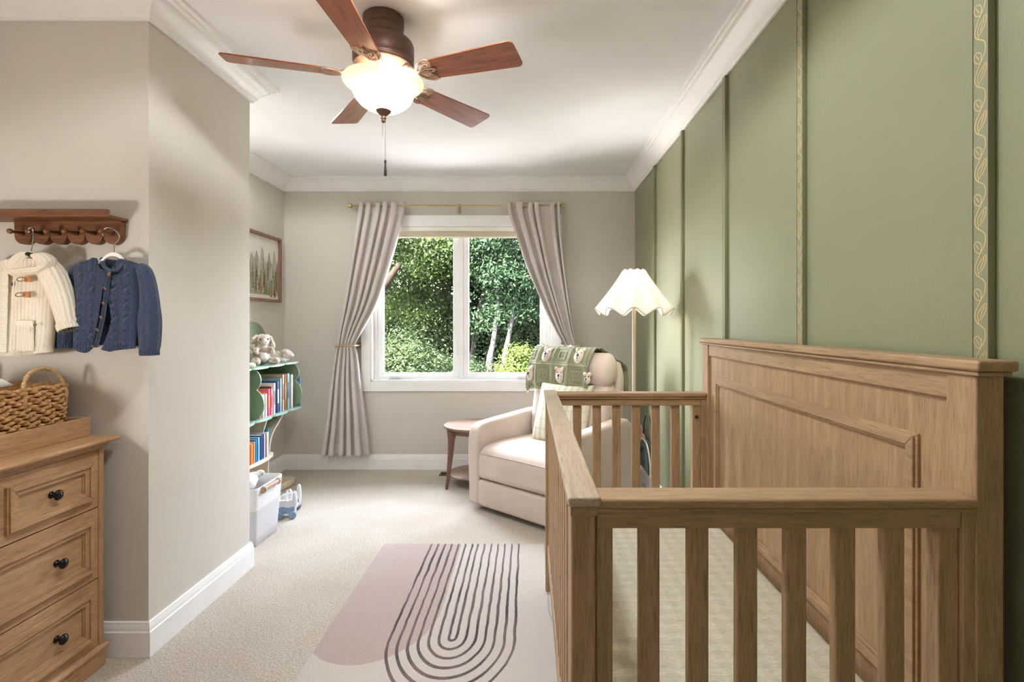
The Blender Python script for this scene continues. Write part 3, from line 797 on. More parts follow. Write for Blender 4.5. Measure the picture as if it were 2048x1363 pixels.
m = MB(); m.box(.416, .424, .50, .512, .26, .40); m.box(.416, .43, .49, .53, .255, .272); m.build('recline_pull', plain('beige_strap', (206,184,168), .6), rc, bevel=.002)

# throw pillow, gingham like the sheet
def pillow_mesh(w, h, t, n=28):
    P = []; Q = []
    for i in range(n+1):
        u = -1+2*i/n; r1 = []; r2 = []
        for j in range(n+1):
            v = -1+2*j/n
            e = ((1-u*u)*(1-v*v)); th = t*(max(e, 0)**.42)
            px = u*w*(1-.07*(1-v*v)*abs(u)**2*1.0); pz = v*h*(1-.07*(1-u*u)*abs(v)**2)
            wr = .004*mnoise.noise(Vector((u*3, v*3, 2)))*e
            r1.append((px, -th+wr, pz)); r2.append((px, th+wr, pz))
        P.append(r1); Q.append(r2)
    m = MB(); m.grid(P); m.grid(Q, flip=True); return m
def plaid():
    n = NT('striped_pillow_cloth'); v = n.coord()
    s = n.n('ShaderNodeSeparateXYZ'); n.l(v, s.inputs[0])
    sx = n.math('PINGPONG', n.math('MULTIPLY', s.outputs[0], 42), 1); sz = n.math('PINGPONG', n.math('MULTIPLY', s.outputs[2], 30), 1)
    k = n.math('ADD', n.math('MULTIPLY', n.math('GREATER_THAN', sx, .55), .65), n.math('MULTIPLY', n.math('GREATER_THAN', sz, .8), .35))
    col = n.mix(k, rgb((214,210,194)), rgb((182,184,160)))
    f = n.noise(v, 400, 2, .7)
    return n.bsdf(col, .9, 0, .2, n.bump(f, .35, .001), .1)
pw = pillow_mesh(.215, .215, .075)
pw.xf(Matrix.Rotation(math.radians(-19), 4, 'X'))
Mr = Matrix.Translation(RO) @ Matrix.Rotation(RZ_, 4, 'Z')
pp = Mr @ Vector((.015, .462, .612))
po = pw.build('throw_pillow', plaid(), None, smooth=True, weld=True); po.location = pp; po.rotation_euler = (0,0,RZ_+.08)
tag(po, 'sage and cream striped square pillow leaning on the back of the recliner', 'pillow')

# crocheted bear blanket over the headrest
def crochet():
    n = NT('sage_crochet'); v = n.coord()
    f = n.noise(v, 230, 2, .7)
    vo = n.n('ShaderNodeTexVoronoi'); n.l(v, vo.inputs['Vector']); vo.inputs['Scale'].default_value = 95
    holes = n.math('LESS_THAN', vo.outputs['Distance'], .17)
    a = n.ramp(f, [(.3, (126,127,101)), (.7, (164,165,138))])
    return n.bsdf(n.mix(n.math('MULTIPLY', holes, .75), a, rgb((58,56,36))), .95, 0, .1, n.bump(f, 1, .003), .2)
def lace():
    n = NT('sage_lace'); v = n.coord()
    vo = n.n('ShaderNodeTexVoronoi'); n.l(v, vo.inputs['Vector']); vo.inputs['Scale'].default_value = 75
    holes = n.math('LESS_THAN', vo.outputs['Distance'], .30); f = n.noise(v, 230, 2, .7)
    a = n.ramp(f, [(.3, (124,127,96)), (.7, (162,163,126))])
    return n.bsdf(n.mix(holes, a, rgb((40,38,26))), .95, 0, .1, n.bump(f, 1, .003), .2)
M_CRO = crochet(); M_LACE = lace(); M_CREAMY = fabric('cream_yarn', (238,224,204), (208,188,162), sc=260, bump=.8); M_YARNW = fabric('white_yarn', (240,234,226), sc=260, bump=.8)
BP = smooth_curve([(.525,.752,0),(.512,.82,0),(.512,.88,0),(.523,.955,0),(.565,1.03,0),(.62,1.052,0),(.672,1.035,0),(.72,.985,0),(.768,.95,0),(.803,.90,0),(.806,.80,0),(.806,.70,0)], 16)
BL = [0]
for i in range(1, len(BP)): BL.append(BL[-1]+(BP[i]-BP[i-1]).length)
def bpos(s):
    s = max(0, min(BL[-1]-1e-6, s))
    for i in range(len(BP)-1):
        if BL[i+1] >= s:
            t = (s-BL[i])/(BL[i+1]-BL[i]); p = BP[i].lerp(BP[i+1], t); d = (BP[i+1]-BP[i]).normalized(); return p, Vector((-d.y, d.x, 0))
def bl_point(x, s, h=0):
    """x in the chair frame, s along the drape from the front hem"""
    p, n = bpos(s); y, z = p.x, p.y
    fade = max(0, 1-s/.34)
    y += -.008*fade*math.sin(x*26+1)-.006*fade*math.sin(x*47)
    ox = max(0, -x-.325)           # the end that hangs past the headrest folds down and back
    z -= ox*1.35*(.5+.5*min(1, s/.25)) if s > .06 else ox*.5
    y += ox*.3
    xx = x+ox*.45
    return Vector((xx, y+n.x*h, z+n.y*h))
SQ = .14; HEM = .045
bl = thing('crochet_blanket', 'sage green crocheted bear blanket draped over the top of the recliner', 'blanket', RO, RZ_)
nx, ns = 150, 190; P = []; XA, XB = -.405, .2
for i in range(ns+1):
    s = BL[-1]*i/ns; row = []
    xb = interp([0,.25,.4,.55,.9], [.192,.20,.225,.31,.335], s)
    for j in range(nx+1):
        x = XA+(xb-XA)*j/nx
        if s > HEM:
            du = ((x-.17)/SQ) % 1-.5; dv = ((s-HEM)/SQ) % 1-.5; q = max(abs(du), abs(dv))
            h = .0035*math.cos(q*2*PI*5)*(1 if q < .46 else 0)+(.007 if q > .465 else 0)
        else: h = .003*math.sin(x*260)*math.sin(s*260)
        row.append(bl_point(x, s, .004+h))
    P.append(row)
m = MB(); ih = int(HEM/BL[-1]*ns)+1
m.grid(P[ih-1:], mi=0); m.grid(P[:ih], mi=1)
m.build('crochet_squares', [M_CRO, M_LACE], bl, smooth=True, solid=.006)
m = MB()
x = XA+.01
while x < .19:
    p = bl_point(x, .002, .006); m.ball(p, (.007,.006,.006), 8, 6); x += .0195
m.build('picot_edge', M_CREAMY, bl, smooth=True)
def bear(x, s, sc=1.0):
    def loc(dx, ds, h): return bl_point(x+dx, s+ds, h)
    def disc(m, dx, ds, ru, rv, h0, h1, n=18):
        P = []
        for i in range(5):
            r = 1-i/4; hh = h0+(h1-h0)*math.sqrt(max(0, 1-r*r))
            P.append([loc(dx+ru*r*math.cos(2*PI*k/n), ds+rv*r*math.sin(2*PI*k/n), hh) for k in range(n)])
        m.grid(P, False, True)
    m = MB(); disc(m, 0, 0, .040*sc, .058*sc, .010, .016); disc(m, -.032*sc, .050*sc, .014, .014, .010, .020); disc(m, .032*sc, .050*sc, .014, .014, .010, .020)
    f = m.build('bear_face', M_CREAMY, bl, smooth=True); f['label'] = 'cream bear face applique'
    m = MB(); disc(m, 0, -.012*sc, .025*sc, .029*sc, .0155, .026); m.build('muzzle', M_YARNW, f, smooth=True)
    m = MB(); disc(m, .0, -.002*sc, .009*sc, .012*sc, .024, .031, 12); disc(m, -.0, -.02*sc, .0025, .012*sc, .024, .029, 8); m.build('nose', M_BLACK, f, smooth=True)
    for ex_ in (-.02, .02):
        m = MB(); disc(m, ex_*sc, .022*sc, .004, .005, .015, .020, 8); m.build('eye', M_BLACK, f, smooth=True)
for k, row in ((0, (1, 3)), (1, (0, 2)), (2, (1, 3)), (3, (0,))):
    for c in row: bear(.17-SQ*(c+.5), HEM+SQ*(k+.5), .92)
bear(.195, HEM+SQ*.45, .6); bear(.29, HEM+SQ*3.9, .85)

# ================================================================== CURTAINS, ROD, HOLDBACKS
YC_ = 4.335
ZROD = 2.199
def zpx(py, y=YC_): return H-(py-CY)/F*y
def xpx(px, y=YC_): return (px-CX)/F*y
def curtain(name, label, rows, nf, seed, knots):
    """rows: (py, pxL, pxR, fold depth)"""
    ys = [r[0] for r in rows]; P = []; NU = 260; NV = 120; rnd = random.Random(seed)
    ph = [rnd.uniform(-.42, .42) for _ in range(nf+2)]
    for i in range(NV+1):
        py = ys[0]+(ys[-1]-ys[0])*i/NV
        l = interp(ys, [r[1] for r in rows], py); r = interp(ys, [r[2] for r in rows], py); a = interp(ys, [q[3] for q in rows], py)
        row = []
        for j in range(NU+1):
            t = j/NU; w = t*nf
            k = int(min(w, nf-1)); wv = w+ph[k]*(1-(w-k))+ph[k+1]*(w-k) if 0 < t < 1 else w
            c = math.cos(2*PI*wv); sh = math.copysign(abs(c)**.7, c)
            tt = t+.30/nf*math.sin(4*PI*wv)*.35
            x = xpx(l+(r-l)*tt); y = YC_-a*sh-.004*math.sin(9*t+py*.02)
            row.append((x, y, zpx(py)))
        P.append(row)
    o = MB().grid(P).build(name, M_CURTAIN, None, smooth=True, solid=.003)
    return tag(o, label, 'curtain', 'window curtains')
curtain('curtain', 'pale linen curtain tied back at the left side of the window, hem above the baseboard',
    [(404,720,806,.016),(420,719,806,.018),(470,711,795,.024),(540,700,775,.026),(610,689,751,.024),(660,680,724,.018),(690,676,709,.011),(705,672,713,.014),(760,664,719,.026),(840,655,729,.034),(911,645,737,.034)], 5, 3, None)
curtain('curtain', 'pale linen curtain tied back at the right side of the window behind the recliner',
    [(404,1016,1119,.016),(420,1016,1119,.018),(470,1032,1122,.024),(540,1056,1129,.026),(610,1086,1138,.024),(660,1110,1146,.018),(690,1127,1153,.011),(705,1126,1158,.014),(760,1118,1166,.026),(840,1108,1176,.034),(911,1100,1186,.034)], 5, 9, None)
rod = thing('curtain_rod', 'thin brass curtain rod with end caps across the top of the window', 'curtain rod', (xpx(912), YC_, ZROD))
def rp(m, n, mat=M_BRASS, **k): return m.build(n, mat, rod, world=True, **k)
rp(MB().tube([(xpx(704),YC_,ZROD),(xpx(1123),YC_,ZROD)], .0065, 12), 'rod', smooth=True)
for px, d in ((697, 1), (1128, -1)):
    m = MB(); m.tube([(xpx(px),YC_,ZROD),(xpx(px)+d*.028,YC_,ZROD)], .0175, 16); rp(m, 'end_cap', bevel=.003)
for px in (717, 916, 1108):
    m = MB(); m.tube([(xpx(px),YC_,ZROD-.012),(xpx(px),YC_+.04,ZROD-.014),(xpx(px),YB,ZROD-.014)], .005, 8)
    m.tube([(xpx(px),YC_+.014*math.cos(a),ZROD+.013*math.sin(a)) for a in [i*2*PI/14 for i in range(14)]], .004, 6, closed=True)
    m.box(xpx(px)-.012, xpx(px)+.012, YB-.004, YB, ZROD-.05, ZROD+.03)
    m.tube([(xpx(px),YC_,ZROD-.012),(xpx(px),YC_-.002,ZROD-.04)], .005, 8)
    rp(m, 'bracket', smooth=True)
for (pk, pe, lab) in ((676, 713, 'brass curtain holdback with round knob at the left curtain'), (1160, 1124, 'brass curtain holdback at the right curtain behind the recliner')):
    zc = zpx(690.5); y0 = YC_-.045
    hb_ = thing('curtain_holdback', lab, 'holdback', (xpx(pk), y0, zc), 0, 'curtain holdbacks')
    d = 1 if pe > pk else -1
    MB().tube([(xpx(pk),y0,zc),(xpx(pe)-d*.01,y0,zc),(xpx(pe),y0+.012,zc),(xpx(pe),YB,zc)], .0075, 10).build('arm', M_BRASS, hb_, smooth=True, world=True)
    MB().ball((xpx(pk),y0,zc), (.012,.016,.016), 14, 10).build('knob', M_BRASS, hb_, smooth=True, world=True)
    m = MB(); m.tube([(xpx(pe),YB-.006,zc),(xpx(pe),YB,zc)], .022, 18); m.build('wall_plate', M_BRASS, hb_, smooth=True, world=True)

# ================================================================== PICTURE on the alcove wall
pic = thing('framed_picture', 'brown framed watercolour of mountains above a pine forest on the alcove wall', 'picture', (XL, 3.96, 1.658))
fy0, fy1, fz0, fz1 = 3.60, 4.322, 1.397, 1.919; fw = .022
M_FRAME = wood('picture_frame_wood', (118,88,72), (158,124,104), 'z', .5)
o_ = [(fy0,fz0),(fy1,fz0),(fy1,fz1),(fy0,fz1)]; i_ = [(fy0+fw,fz0+fw),(fy1-fw,fz0+fw),(fy1-fw,fz1-fw),(fy0+fw,fz1-fw)]
m = MB()
for k in range(4): m.prism([o_[k],o_[(k+1) % 4],i_[(k+1) % 4],i_[k]], 'x', XL+.001, XL+.028)
m.build('frame', M_FRAME, pic, bevel=.002, world=True)
m = MB(); X = XL+.006; m.box(X-.004, X, fy0+fw, fy1-fw, fz0+fw, fz1-fw, 0)
rnd = random.Random(5); W_ = fy1-fy0-2*fw; Ht = fz1-fz0-2*fw; Y0 = fy0+fw; Z0 = fz0+fw
lay = .0004
def poly(pts, mi):
    global lay
    lay += .000012
    m.add([(X+lay, Y0+max(0, min(1, a))*W_, Z0+max(0, min(1, b))*Ht) for a, b in pts], [tuple(range(len(pts)))], mi)
for (c, w, h, mi) in ((.12,.16,.80,1),(.30,.2,.88,1),(.5,.15,.76,2),(.62,.16,.84,1),(.78,.13,.78,2),(.90,.12,.83,1),(.98,.1,.66,2),(.4,.13,.72,2),(.22,.12,.7,2)):
    pts = [(c-w,.25),(c-w*.55,h*.72),(c-w*.4,h*.70),(c-w*.12,h*.95),(c,h),(c+w*.18,h*.9),(c+w*.35,h*.78),(c+w*.6,h*.62),(c+w,.25)]
    poly(pts, mi)
poly([(0,.06),(0,.3),(.15,.36),(.4,.3),(.6,.38),(.85,.31),(1,.36),(1,.06)], 3)
for k in range(90):
    c = rnd.random(); b = .05+.28*(1-k/90)+rnd.uniform(-.03,.03); h = rnd.uniform(.2,.42)*(.75+.4*(1-k/90)); w = h*.11
    mi = rnd.choice((3,3,4,4,5,6))
    pts = []; n = 9
    for i in range(n): t = i/n; pts.append((c-w*(1-t)*(1 if i % 2 == 0 else .45), b+h*t))
    pts.append((c, b+h))
    for i in range(n-1, -1, -1): t = i/n; pts.append((c+w*(1-t)*(1 if i % 2 == 0 else .45), b+h*t))
    poly(pts, mi)
art = [plain('art_paper', (226,222,214), .8, var=.02), plain('art_mist', (190,184,172), .9, var=.06), plain('art_peak', (168,158,144), .9, var=.08), plain('art_far_pine', (166,164,142), .9, var=.1, vs=40), plain('art_pine', (122,122,98), .9, var=.15, vs=60), plain('art_dark_pine', (88,84,66), .9, var=.15, vs=60), plain('art_rust_pine', (158,124,92), .9, var=.12, vs=60)]
m.build('art_print', art, pic, world=True)['label'] = 'watercolour print of grey peaks over green and rust pines'
# ================================================================== TREE BOOKSHELF
bs = thing('tree_bookshelf', 'tree shaped bookshelf with a green crown and beige trunk in the alcove', 'bookshelf', (XL+.15, 3.50, 0))
def bp_(m, n, mat, bevel=.002, **k): return m.build(n, mat, bs, bevel=bevel, world=True, **k)
XBk = XL+.012
# crest lobes on the back panel (outline in y-z)
def lobes_outline(cs, zb):
    pts = []
    ys = np.linspace(2.93, 4.085, 140); out = []
    for y in ys:
        z = zb
        for (cy, cz, r) in cs:
            if abs(y-cy) < r: z = max(z, cz+math.sqrt(r*r-(y-cy)**2))
        out.append((float(y), z))
    return [(out[0][0], zb-.36)]+out+[(out[-1][0], zb-.36)]
bp_(MB().prism(lobes_outline(((3.885,1.04,.195),(3.5,1.13,.27),(3.12,1.04,.195)), .935)[::-1], 'x', XBk, XBk+.015), 'back_panel', M_LEAFG)
def scal_board(y0, y1, xf, amp, n, z0, z1, name, mat):
    pts = [(XBk+.015, y0)]
    for i in range(81):
        t = i/80; pts.append((xf-amp+amp*abs(math.sin(PI*n*t))**.6, y0+(y1-y0)*t))
    pts.append((XBk+.015, y1)); return bp_(MB().prism(pts, 'z', z0, z1), name, mat)
scal_board(2.93, 4.07, -1.765, .03, 5, .922, .936, 'top_shelf', M_LEAFE)
scal_board(2.93, 4.10, -1.750, .03, 5, .576, .590, 'crown_shelf', M_LEAFE)
def scal_panel(y, name='divider_panel'):
    pts = [(XBk+.015, .59)]
    for q in range(61):
        z = .59+.332*q/60; x = -1.86
        for cx_, cz_, rx, rz in ((-1.835,.690,.093,.110), (-1.845,.850,.082,.082)):
            e = 1-((z-cz_)/rz)**2
            if e > 0: x = max(x, cx_+rx*math.sqrt(e))
        pts.append((x, z))
    pts.append((XBk+.015, .922))
    bp_(MB().prism(pts[::-1], 'y', y-.0075, y+.0075), name, M_LEAFG, .003)
for y in (2.95, 3.457, 4.028): scal_panel(y)
# trunk: back board, two flaring side boards, half-round shelf, roots
bp_(MB().prism([(3.26,.0),(3.74,.0),(3.70,.15),(3.70,.32),(3.76,.45),(3.90,.576),(3.10,.576),(3.24,.45),(3.30,.32),(3.30,.15)], 'x', XBk, XBk+.012), 'trunk_back', M_TRUNK)
for sgn in (-1, 1):
    for (pts, dx) in (([(.20,.0),(.185,.15),(.185,.30),(.22,.43),(.33,.515),(.42,.576)], .23), ([(.10,.31),(.105,.38),(.13,.46),(.20,.576)], .21)):
        c = smooth_curve([(a, z, 0) for a, z in pts], 6); P = []
        for p in c: P.append([(x, 3.5+sgn*(p.x+o), p.y) for x, o in ((XBk+.012,-.008),(XBk+.012+dx*(.9+.1*p.y),-.008),(XBk+.012+dx*(.9+.1*p.y),.008),(XBk+.012,.008))])
        m = MB().grid(P, False, True); n = len(m.v); m.f += [(3,2,1,0),(n-4,n-3,n-2,n-1)]; m.mi += [0,0]
        bp_(m, 'trunk_side', M_TRUNK, .003)
half = [(XBk+.012, 3.24)]+[(-1.86+.085*math.cos(a)*1.0, 3.5+.27*math.sin(a)) for a in [-PI/2+PI*i/24 for i in range(25)]]+[(XBk+.012, 3.76)]
bp_(MB().prism(half, 'z', .292, .307), 'trunk_shelf', plain('cream_lacquer', (222,212,194), .4, var=.03), .003)
for (pts, z0, z1) in (([(XBk+.02,3.52),(-1.80,3.52),(-1.775,3.62),(-1.82,3.72),(-1.80,3.86),(-1.785,4.0),(-1.83,4.06),(-1.9,4.05),(-1.98,3.95),(XBk+.02,3.8)], 0, .05), ([(XBk+.02,3.48),(-1.80,3.48),(-1.775,3.40),(-1.82,3.30),(-1.85,3.20),(-1.9,3.18),(XBk+.02,3.22)], 0, .05), ([(-1.86,3.42),(-1.75,3.40),(-1.70,3.5),(-1.74,3.60),(-1.86,3.58)], 0, .06)):
    c = smooth_curve([(a, b_, 0) for a, b_ in pts], 5, True)
    bp_(MB().prism([(p.x, p.y) for p in c], 'z', z0, z1), 'root', M_TRUNK, .012, seg=3)

# ---------------- books
M_PAGE = plain('book_pages', (238,232,220), .9, var=.04, vs=200)
def book(y, th, hgt, dep, c, label, group, z, xs=-1.785, lean=0, deco=None, c2=None):
    mc = plain('book_cover', c, .45, var=.05, vs=14)
    o = MB()
    o.box(-dep, 0, -th/2, -th/2+.002, 0, hgt); o.box(-dep, 0, th/2-.002, th/2, 0, hgt); o.box(-.002, .0, -th/2, th/2, 0, hgt)
    mats = [mc]
    if deco:
        mats.append(plain('cover_art', deco, .5, var=.1, vs=30))
        mats.append(plain('cover_art_two', c2 or deco, .5, var=.1, vs=30))
        yy_ = -th/2-.0004
        o.add([(-dep*.85,yy_,hgt*.12),(-dep*.12,yy_,hgt*.12),(-dep*.12,yy_,hgt*.42),(-dep*.5,yy_,hgt*.6),(-dep*.85,yy_,hgt*.4)], [(0,1,2,3,4)], 1)
        o.add([(-dep*.9,yy_,hgt*.78),(-dep*.08,yy_,hgt*.78),(-dep*.08,yy_,hgt*.9),(-dep*.9,yy_,hgt*.9)], [(0,1,2,3)], 2)
        o.add([(.0004,-th*.3,hgt*.3),(.0004,th*.3,hgt*.3),(.0004,th*.3,hgt*.75),(.0004,-th*.3,hgt*.75)], [(0,1,2,3)], 2)
    b_ = o.build('book', mats, None)
    b_.location = (xs, y, z); b_.rotation_euler = (lean, 0, 0)
    MB().box(-dep+.004, -.003, -th/2+.002, th/2-.002, .003, hgt-.003).build('pages', M_PAGE, b_)
    tag(b_, label, 'book', group)
G1 = 'books between the green shelf panels'; G2 = 'books on the trunk shelf'
zz = .5905
UP = [
 (.016,.165,.20,(214,92,96),'slim coral red book, nearest the green divider panel',(240,220,200),(120,40,50)),
 (.014,.150,.19,(236,236,238),'short white book with navy lettering behind the coral book',(60,80,130),(60,80,130)),
 (.022,.155,.19,(226,226,232),'low white board book between the navy lettered and pink books',(120,160,200),(230,150,60)),
 (.020,.185,.20,(226,92,120),'bright pink book standing in the upper row',(240,170,180),(232,150,60)),
 (.016,.180,.19,(236,150,160),'pale pink book just behind the bright pink one',(214,70,90),(214,70,90)),
 (.022,.215,.215,(226,222,226),'tall white picture book with a red bird on its cover',(196,60,44),(90,100,60)),
 (.026,.222,.215,(44,62,104),'navy spined picture book behind the red bird book',(120,150,190),(230,230,230)),
 (.018,.238,.22,(150,184,214),'light blue tall book behind the navy one',(70,100,150),(220,230,240)),
 (.022,.262,.22,(188,168,142),'tan covered tall book, tallest of the upper row',(120,110,90),(100,90,70)),
 (.012,.262,.22,(206,124,96),'thin terracotta tall book behind the tan one',(240,210,180),(240,210,180)),
 (.030,.264,.205,(118,148,142),'teal and ochre animal picture book towards the far end',(214,160,84),(60,70,60)),
 (.028,.250,.205,(224,206,208),'pale pink tall book beside the far green panel',(206,84,60),(240,236,230)),
]
y = 3.492
gaps = (.010,.002,.004,.006,.004,.014,.004,.004,.006,.004,.016,.010)
tot = sum(u[0] for u in UP)+sum(gaps)
ex = (4.005-3.492-tot)/len(UP)
for u, g in zip(UP, gaps):
    y += u[0]/2; book(y, u[0], u[1], u[2], u[3], u[4], G1, zz, -1.79, 0, u[5], u[6]); y += u[0]/2+g+ex
book(4.075, .02, .225, .21, (126,170,208), 'large blue book behind the far green panel of the tree bookshelf', G1, zz, -1.775)
LOW = [
 (.040,.135,.15,(226,110,36),'orange spined paperback, nearest on the trunk shelf'),
 (.012,.140,.15,(240,196,150),'thin pale orange book beside the orange paperback'),
 (.030,.150,.16,(28,104,160),'deep blue book on the trunk shelf'),
 (.026,.158,.16,(92,180,214),'sky blue book next to the deep blue one'),
 (.046,.165,.16,(44,52,110),'thick navy and violet book on the trunk shelf'),
 (.018,.162,.15,(208,204,214),'narrow pale lilac book beside the navy one'),
 (.020,.150,.15,(150,110,84),'brown spined book on the trunk shelf'),
 (.030,.165,.14,(236,232,230),'white book on the trunk shelf near the rounded end'),
 (.016,.19,.13,(70,142,156),'thin teal book, farthest on the trunk shelf'),
]
y = 3.402
for (th, hh, dp_, c, lb) in LOW:
    y += th/2; xs = -1.805 if y < 3.62 else -1.805-(y-3.62)*.3
    book(y, th, hh, dp_, c, lb, G2, .3075, xs); y += th/2+.004

# ---------------- plush bunny on the top shelf
def fur(name, c1, c2):
    n = NT(name); v = n.coord()
    f = n.noise(v, 30, 4, .75, 1); g = n.noise(v, 300, 2, .8)
    col = n.ramp(f, [(.36, c1), (.6, c2)])
    return n.bsdf(col, .98, 0, .1, n.bump(g, 1, .004), .5)
M_FUR = fur('bunny_fur', (138,112,94), (222,208,196)); M_FURW = fur('bunny_pale_fur', (214,204,198), (240,234,228))
def blob(parts, name, mat, parent=None, vox=.006, disp=.004, loc=None):
    m = MB()
    for c, r in parts: m.ball(c, r, 14, 10)
    o = m.build(name, mat, parent, smooth=True)
    r = o.modifiers.new('remesh', 'REMESH'); r.mode = 'VOXEL'; r.voxel_size = vox; r.use_smooth_shade = True
    s = o.modifiers.new('smooth', 'SMOOTH'); s.iterations = 4; s.factor = .5
    if disp:
        tx = bpy.data.textures.get('fluff') or bpy.data.textures.new('fluff', 'CLOUDS'); tx.noise_scale = .006
        d = o.modifiers.new('fluff', 'DISPLACE'); d.texture = tx; d.strength = disp*1.2; d.texture_coords = 'LOCAL'
    return o
bun = thing('plush_bunny', 'fluffy grey brown plush bunny sitting on the top of the tree bookshelf', 'stuffed toy', (-1.885, 3.69, .936), math.radians(48)); bun.scale = (1.08,)*3
blob([((0,.0,.055),(.055,.05,.058)),((.0,-.005,.10),(.042,.04,.042)),((.005,-.012,.158),(.045,.046,.042)),((.0,-.05,.148),(.024,.022,.02)),
      ((.045,-.035,.10),(.018,.032,.018)),((.05,-.055,.085),(.017,.02,.017)),((-.045,-.035,.10),(.018,.032,.018)),((-.05,-.055,.085),(.017,.02,.017)),
      ((.05,-.05,.026),(.03,.045,.024)),((.06,-.085,.026),(.026,.028,.026)),((-.05,-.05,.026),(.03,.045,.024)),((-.06,-.085,.026),(.026,.028,.026))], 'body', M_FUR, bun)
blob([((-.035,-.02,.178),(.018,.014,.02)),((-.055,-.025,.155),(.016,.013,.03)),((-.064,-.028,.118),(.02,.012,.034)),((-.064,-.028,.085),(.015,.011,.022))], 'ear', M_FUR, bun)
blob([((.035,-.015,.18),(.018,.014,.02)),((.056,-.018,.158),(.016,.013,.03)),((.066,-.018,.122),(.02,.012,.034)),((.066,-.018,.09),(.015,.011,.022))], 'ear', M_FUR, bun)
blob([((.0,-.058,.05),(.028,.016,.034))], 'belly_patch', M_FURW, bun)['label'] = 'pale belly fur'
blob([((.0,-.068,.143),(.014,.012,.011))], 'muzzle', M_FURW, bun)
for ex_ in (-.024, .024): MB().ball((ex_,-.055,.167), .0055, 10, 8).build('eye', M_BLACK, bun, smooth=True)
MB().ball((0,-.081,.147), (.005,.004,.004), 10, 8).build('nose', plain('bunny_nose', (150,104,98), .6), bun, smooth=True)
M_FURP = fur('plush_pale_fur', (176,152,136), (236,226,218))
pl2 = blob([((-.01,0,.042),(.062,.05,.044)),((.066,-.015,.06),(.038,.036,.036)),((.098,-.02,.052),(.018,.02,.016)),((.05,.022,.085),(.03,.012,.016)),((.05,-.05,.082),(.03,.012,.016)),((-.055,-.03,.022),(.03,.02,.02)),((-.055,.03,.022),(.03,.02,.02)),((.04,-.055,.018),(.03,.018,.017)),((.045,.04,.018),(.03,.018,.017))], 'plush_toy', M_FURP)
pl2.location = (-1.87, 3.905, .937); pl2.rotation_euler = (0,0,.3)
tag(pl2, 'small pale fluffy plush toy lying beside the plush bunny', 'stuffed toy')
pl3 = MB().ball((0,0,.018), (.026,.022,.018), 14, 10).build('toy_ball', plain('cream_wood', (226,216,200), .5), None, smooth=True)
pl3.location = (-1.80, 3.405, .936); tag(pl3, 'small cream rounded toy at the near end of the bookshelf top', 'toy')

# ================================================================== WHITE HAMPER + contents
hp = thing('storage_hamper', 'white canvas storage hamper with wooden dowel handles on the carpet behind the partition', 'hamper', (-1.63, 2.99, 0))
def ring(e, z, n=6): return [(p[0], p[1], z) for p in rrect(-.125-e, .135+e, -.135-e, .145+e, .03, n)]
zs = [0,.004,.06,.12,.185]; m = MB()
m.grid([ring(-.004,0), ring(.0,.004), ring(.004,.06), ring(.008,.12), ring(.012,.205)], False, True); m.f.append(tuple(range(len(ring(0,0))))[::-1]); m.mi.append(0)
m.build('lower_body', M_HAMPER2, hp, smooth=True)['label'] = 'grey knit lower half'
MB().grid([ring(.0125,.20), ring(.014,.206), ring(.018,.27), ring(.021,.322), ring(.0205,.326), ring(.017,.326), ring(.012,.27), ring(-.006,.04)], False, True).build('upper_band', M_HAMPER, hp, smooth=True)
for sx in (1, -1):
    x = .162 if sx > 0 else -.152
    d = MB(); d.tube([(x,-.10,.306),(x,.10,.306)], .0135, 14); d.build('dowel_handle', M_DOWEL, hp, smooth=True, bevel=.002)
    r = MB()
    for yy in (-.085, .078): r.tube([(x+.017*math.cos(a), yy, .306+.017*math.sin(a)) for a in [i*2*PI/14 for i in range(14)]], .005, 6, closed=True)
    r.build('rope_loop', M_WHITECLOTH, hp, smooth=True)
bk2 = blob([((0,0,.0),(.09,.09,.05)),((.03,-.04,.03),(.06,.06,.04)),((-.04,.03,.03),(.06,.06,.045)),((.02,.05,.015),(.06,.05,.04))], 'pink_blanket', M_PINKCL, None, .008, .006)
bk2.location = (-1.63, 2.95, .315); tag(bk2, 'pale pink crumpled blanket heaped in the white hamper', 'blanket')
bk3 = blob([((0,0,0),(.04,.02,.02)),((.03,.015,.01),(.025,.018,.018))], 'white_sock', M_WHITECLOTH, None, .006, .003)
bk3.location = (-1.60, 3.055, .342); tag(bk3, 'little white cloth lying on the pink blanket in the hamper', 'cloth')

# push-along toy beside the hamper
M_TOYB = plain('toy_blue', (120,144,172), .5); M_TOYG = plain('toy_grey', (204,206,214), .5); M_TOYW = plain('toy_white', (240,240,244), .5); M_TOYY = plain('toy_cream', (232,230,200), .6)
toy = thing('push_along_toy', 'grey and blue wooden push along toy with white edges beside the hamper', 'toy', (-1.545, 3.37, 0), math.radians(14))
sidep = smooth_curve([(-.06,.03,0),(.045,.022,0),(.062,.06,0),(.066,.11,0),(.06,.16,0),(.045,.166,0),(.038,.12,0),(-.03,.115,0),(-.065,.09,0)], 5, True)
def scaled(pts, s, c): return [((p.x-c[0])*s+c[0], (p.y-c[1])*s+c[1]) for p in pts]
for yy, nm in ((-.075, 'side_panel'), (.075, 'side_panel')):
    s = MB().prism([(p.x, p.y) for p in sidep], 'y', yy-.006, yy+.006).build(nm, M_TOYW, toy, bevel=.002)
    g = MB().prism(scaled(sidep, .86, (0,.09)), 'y', yy-.0068, yy+.0068).build('grey_face', M_TOYG, s)
    w = MB().prism([(-.048,.036),(.04,.03),(.052,.055),(.05,.075),(.01,.068),(-.02,.078),(-.052,.07)], 'y', yy-.0074, yy+.0074).build('blue_wave', M_TOYB, s)
MB().box(-.055, .05, -.07, .07, .04, .052).build('floor_board', M_TOYY, toy, bevel=.002)
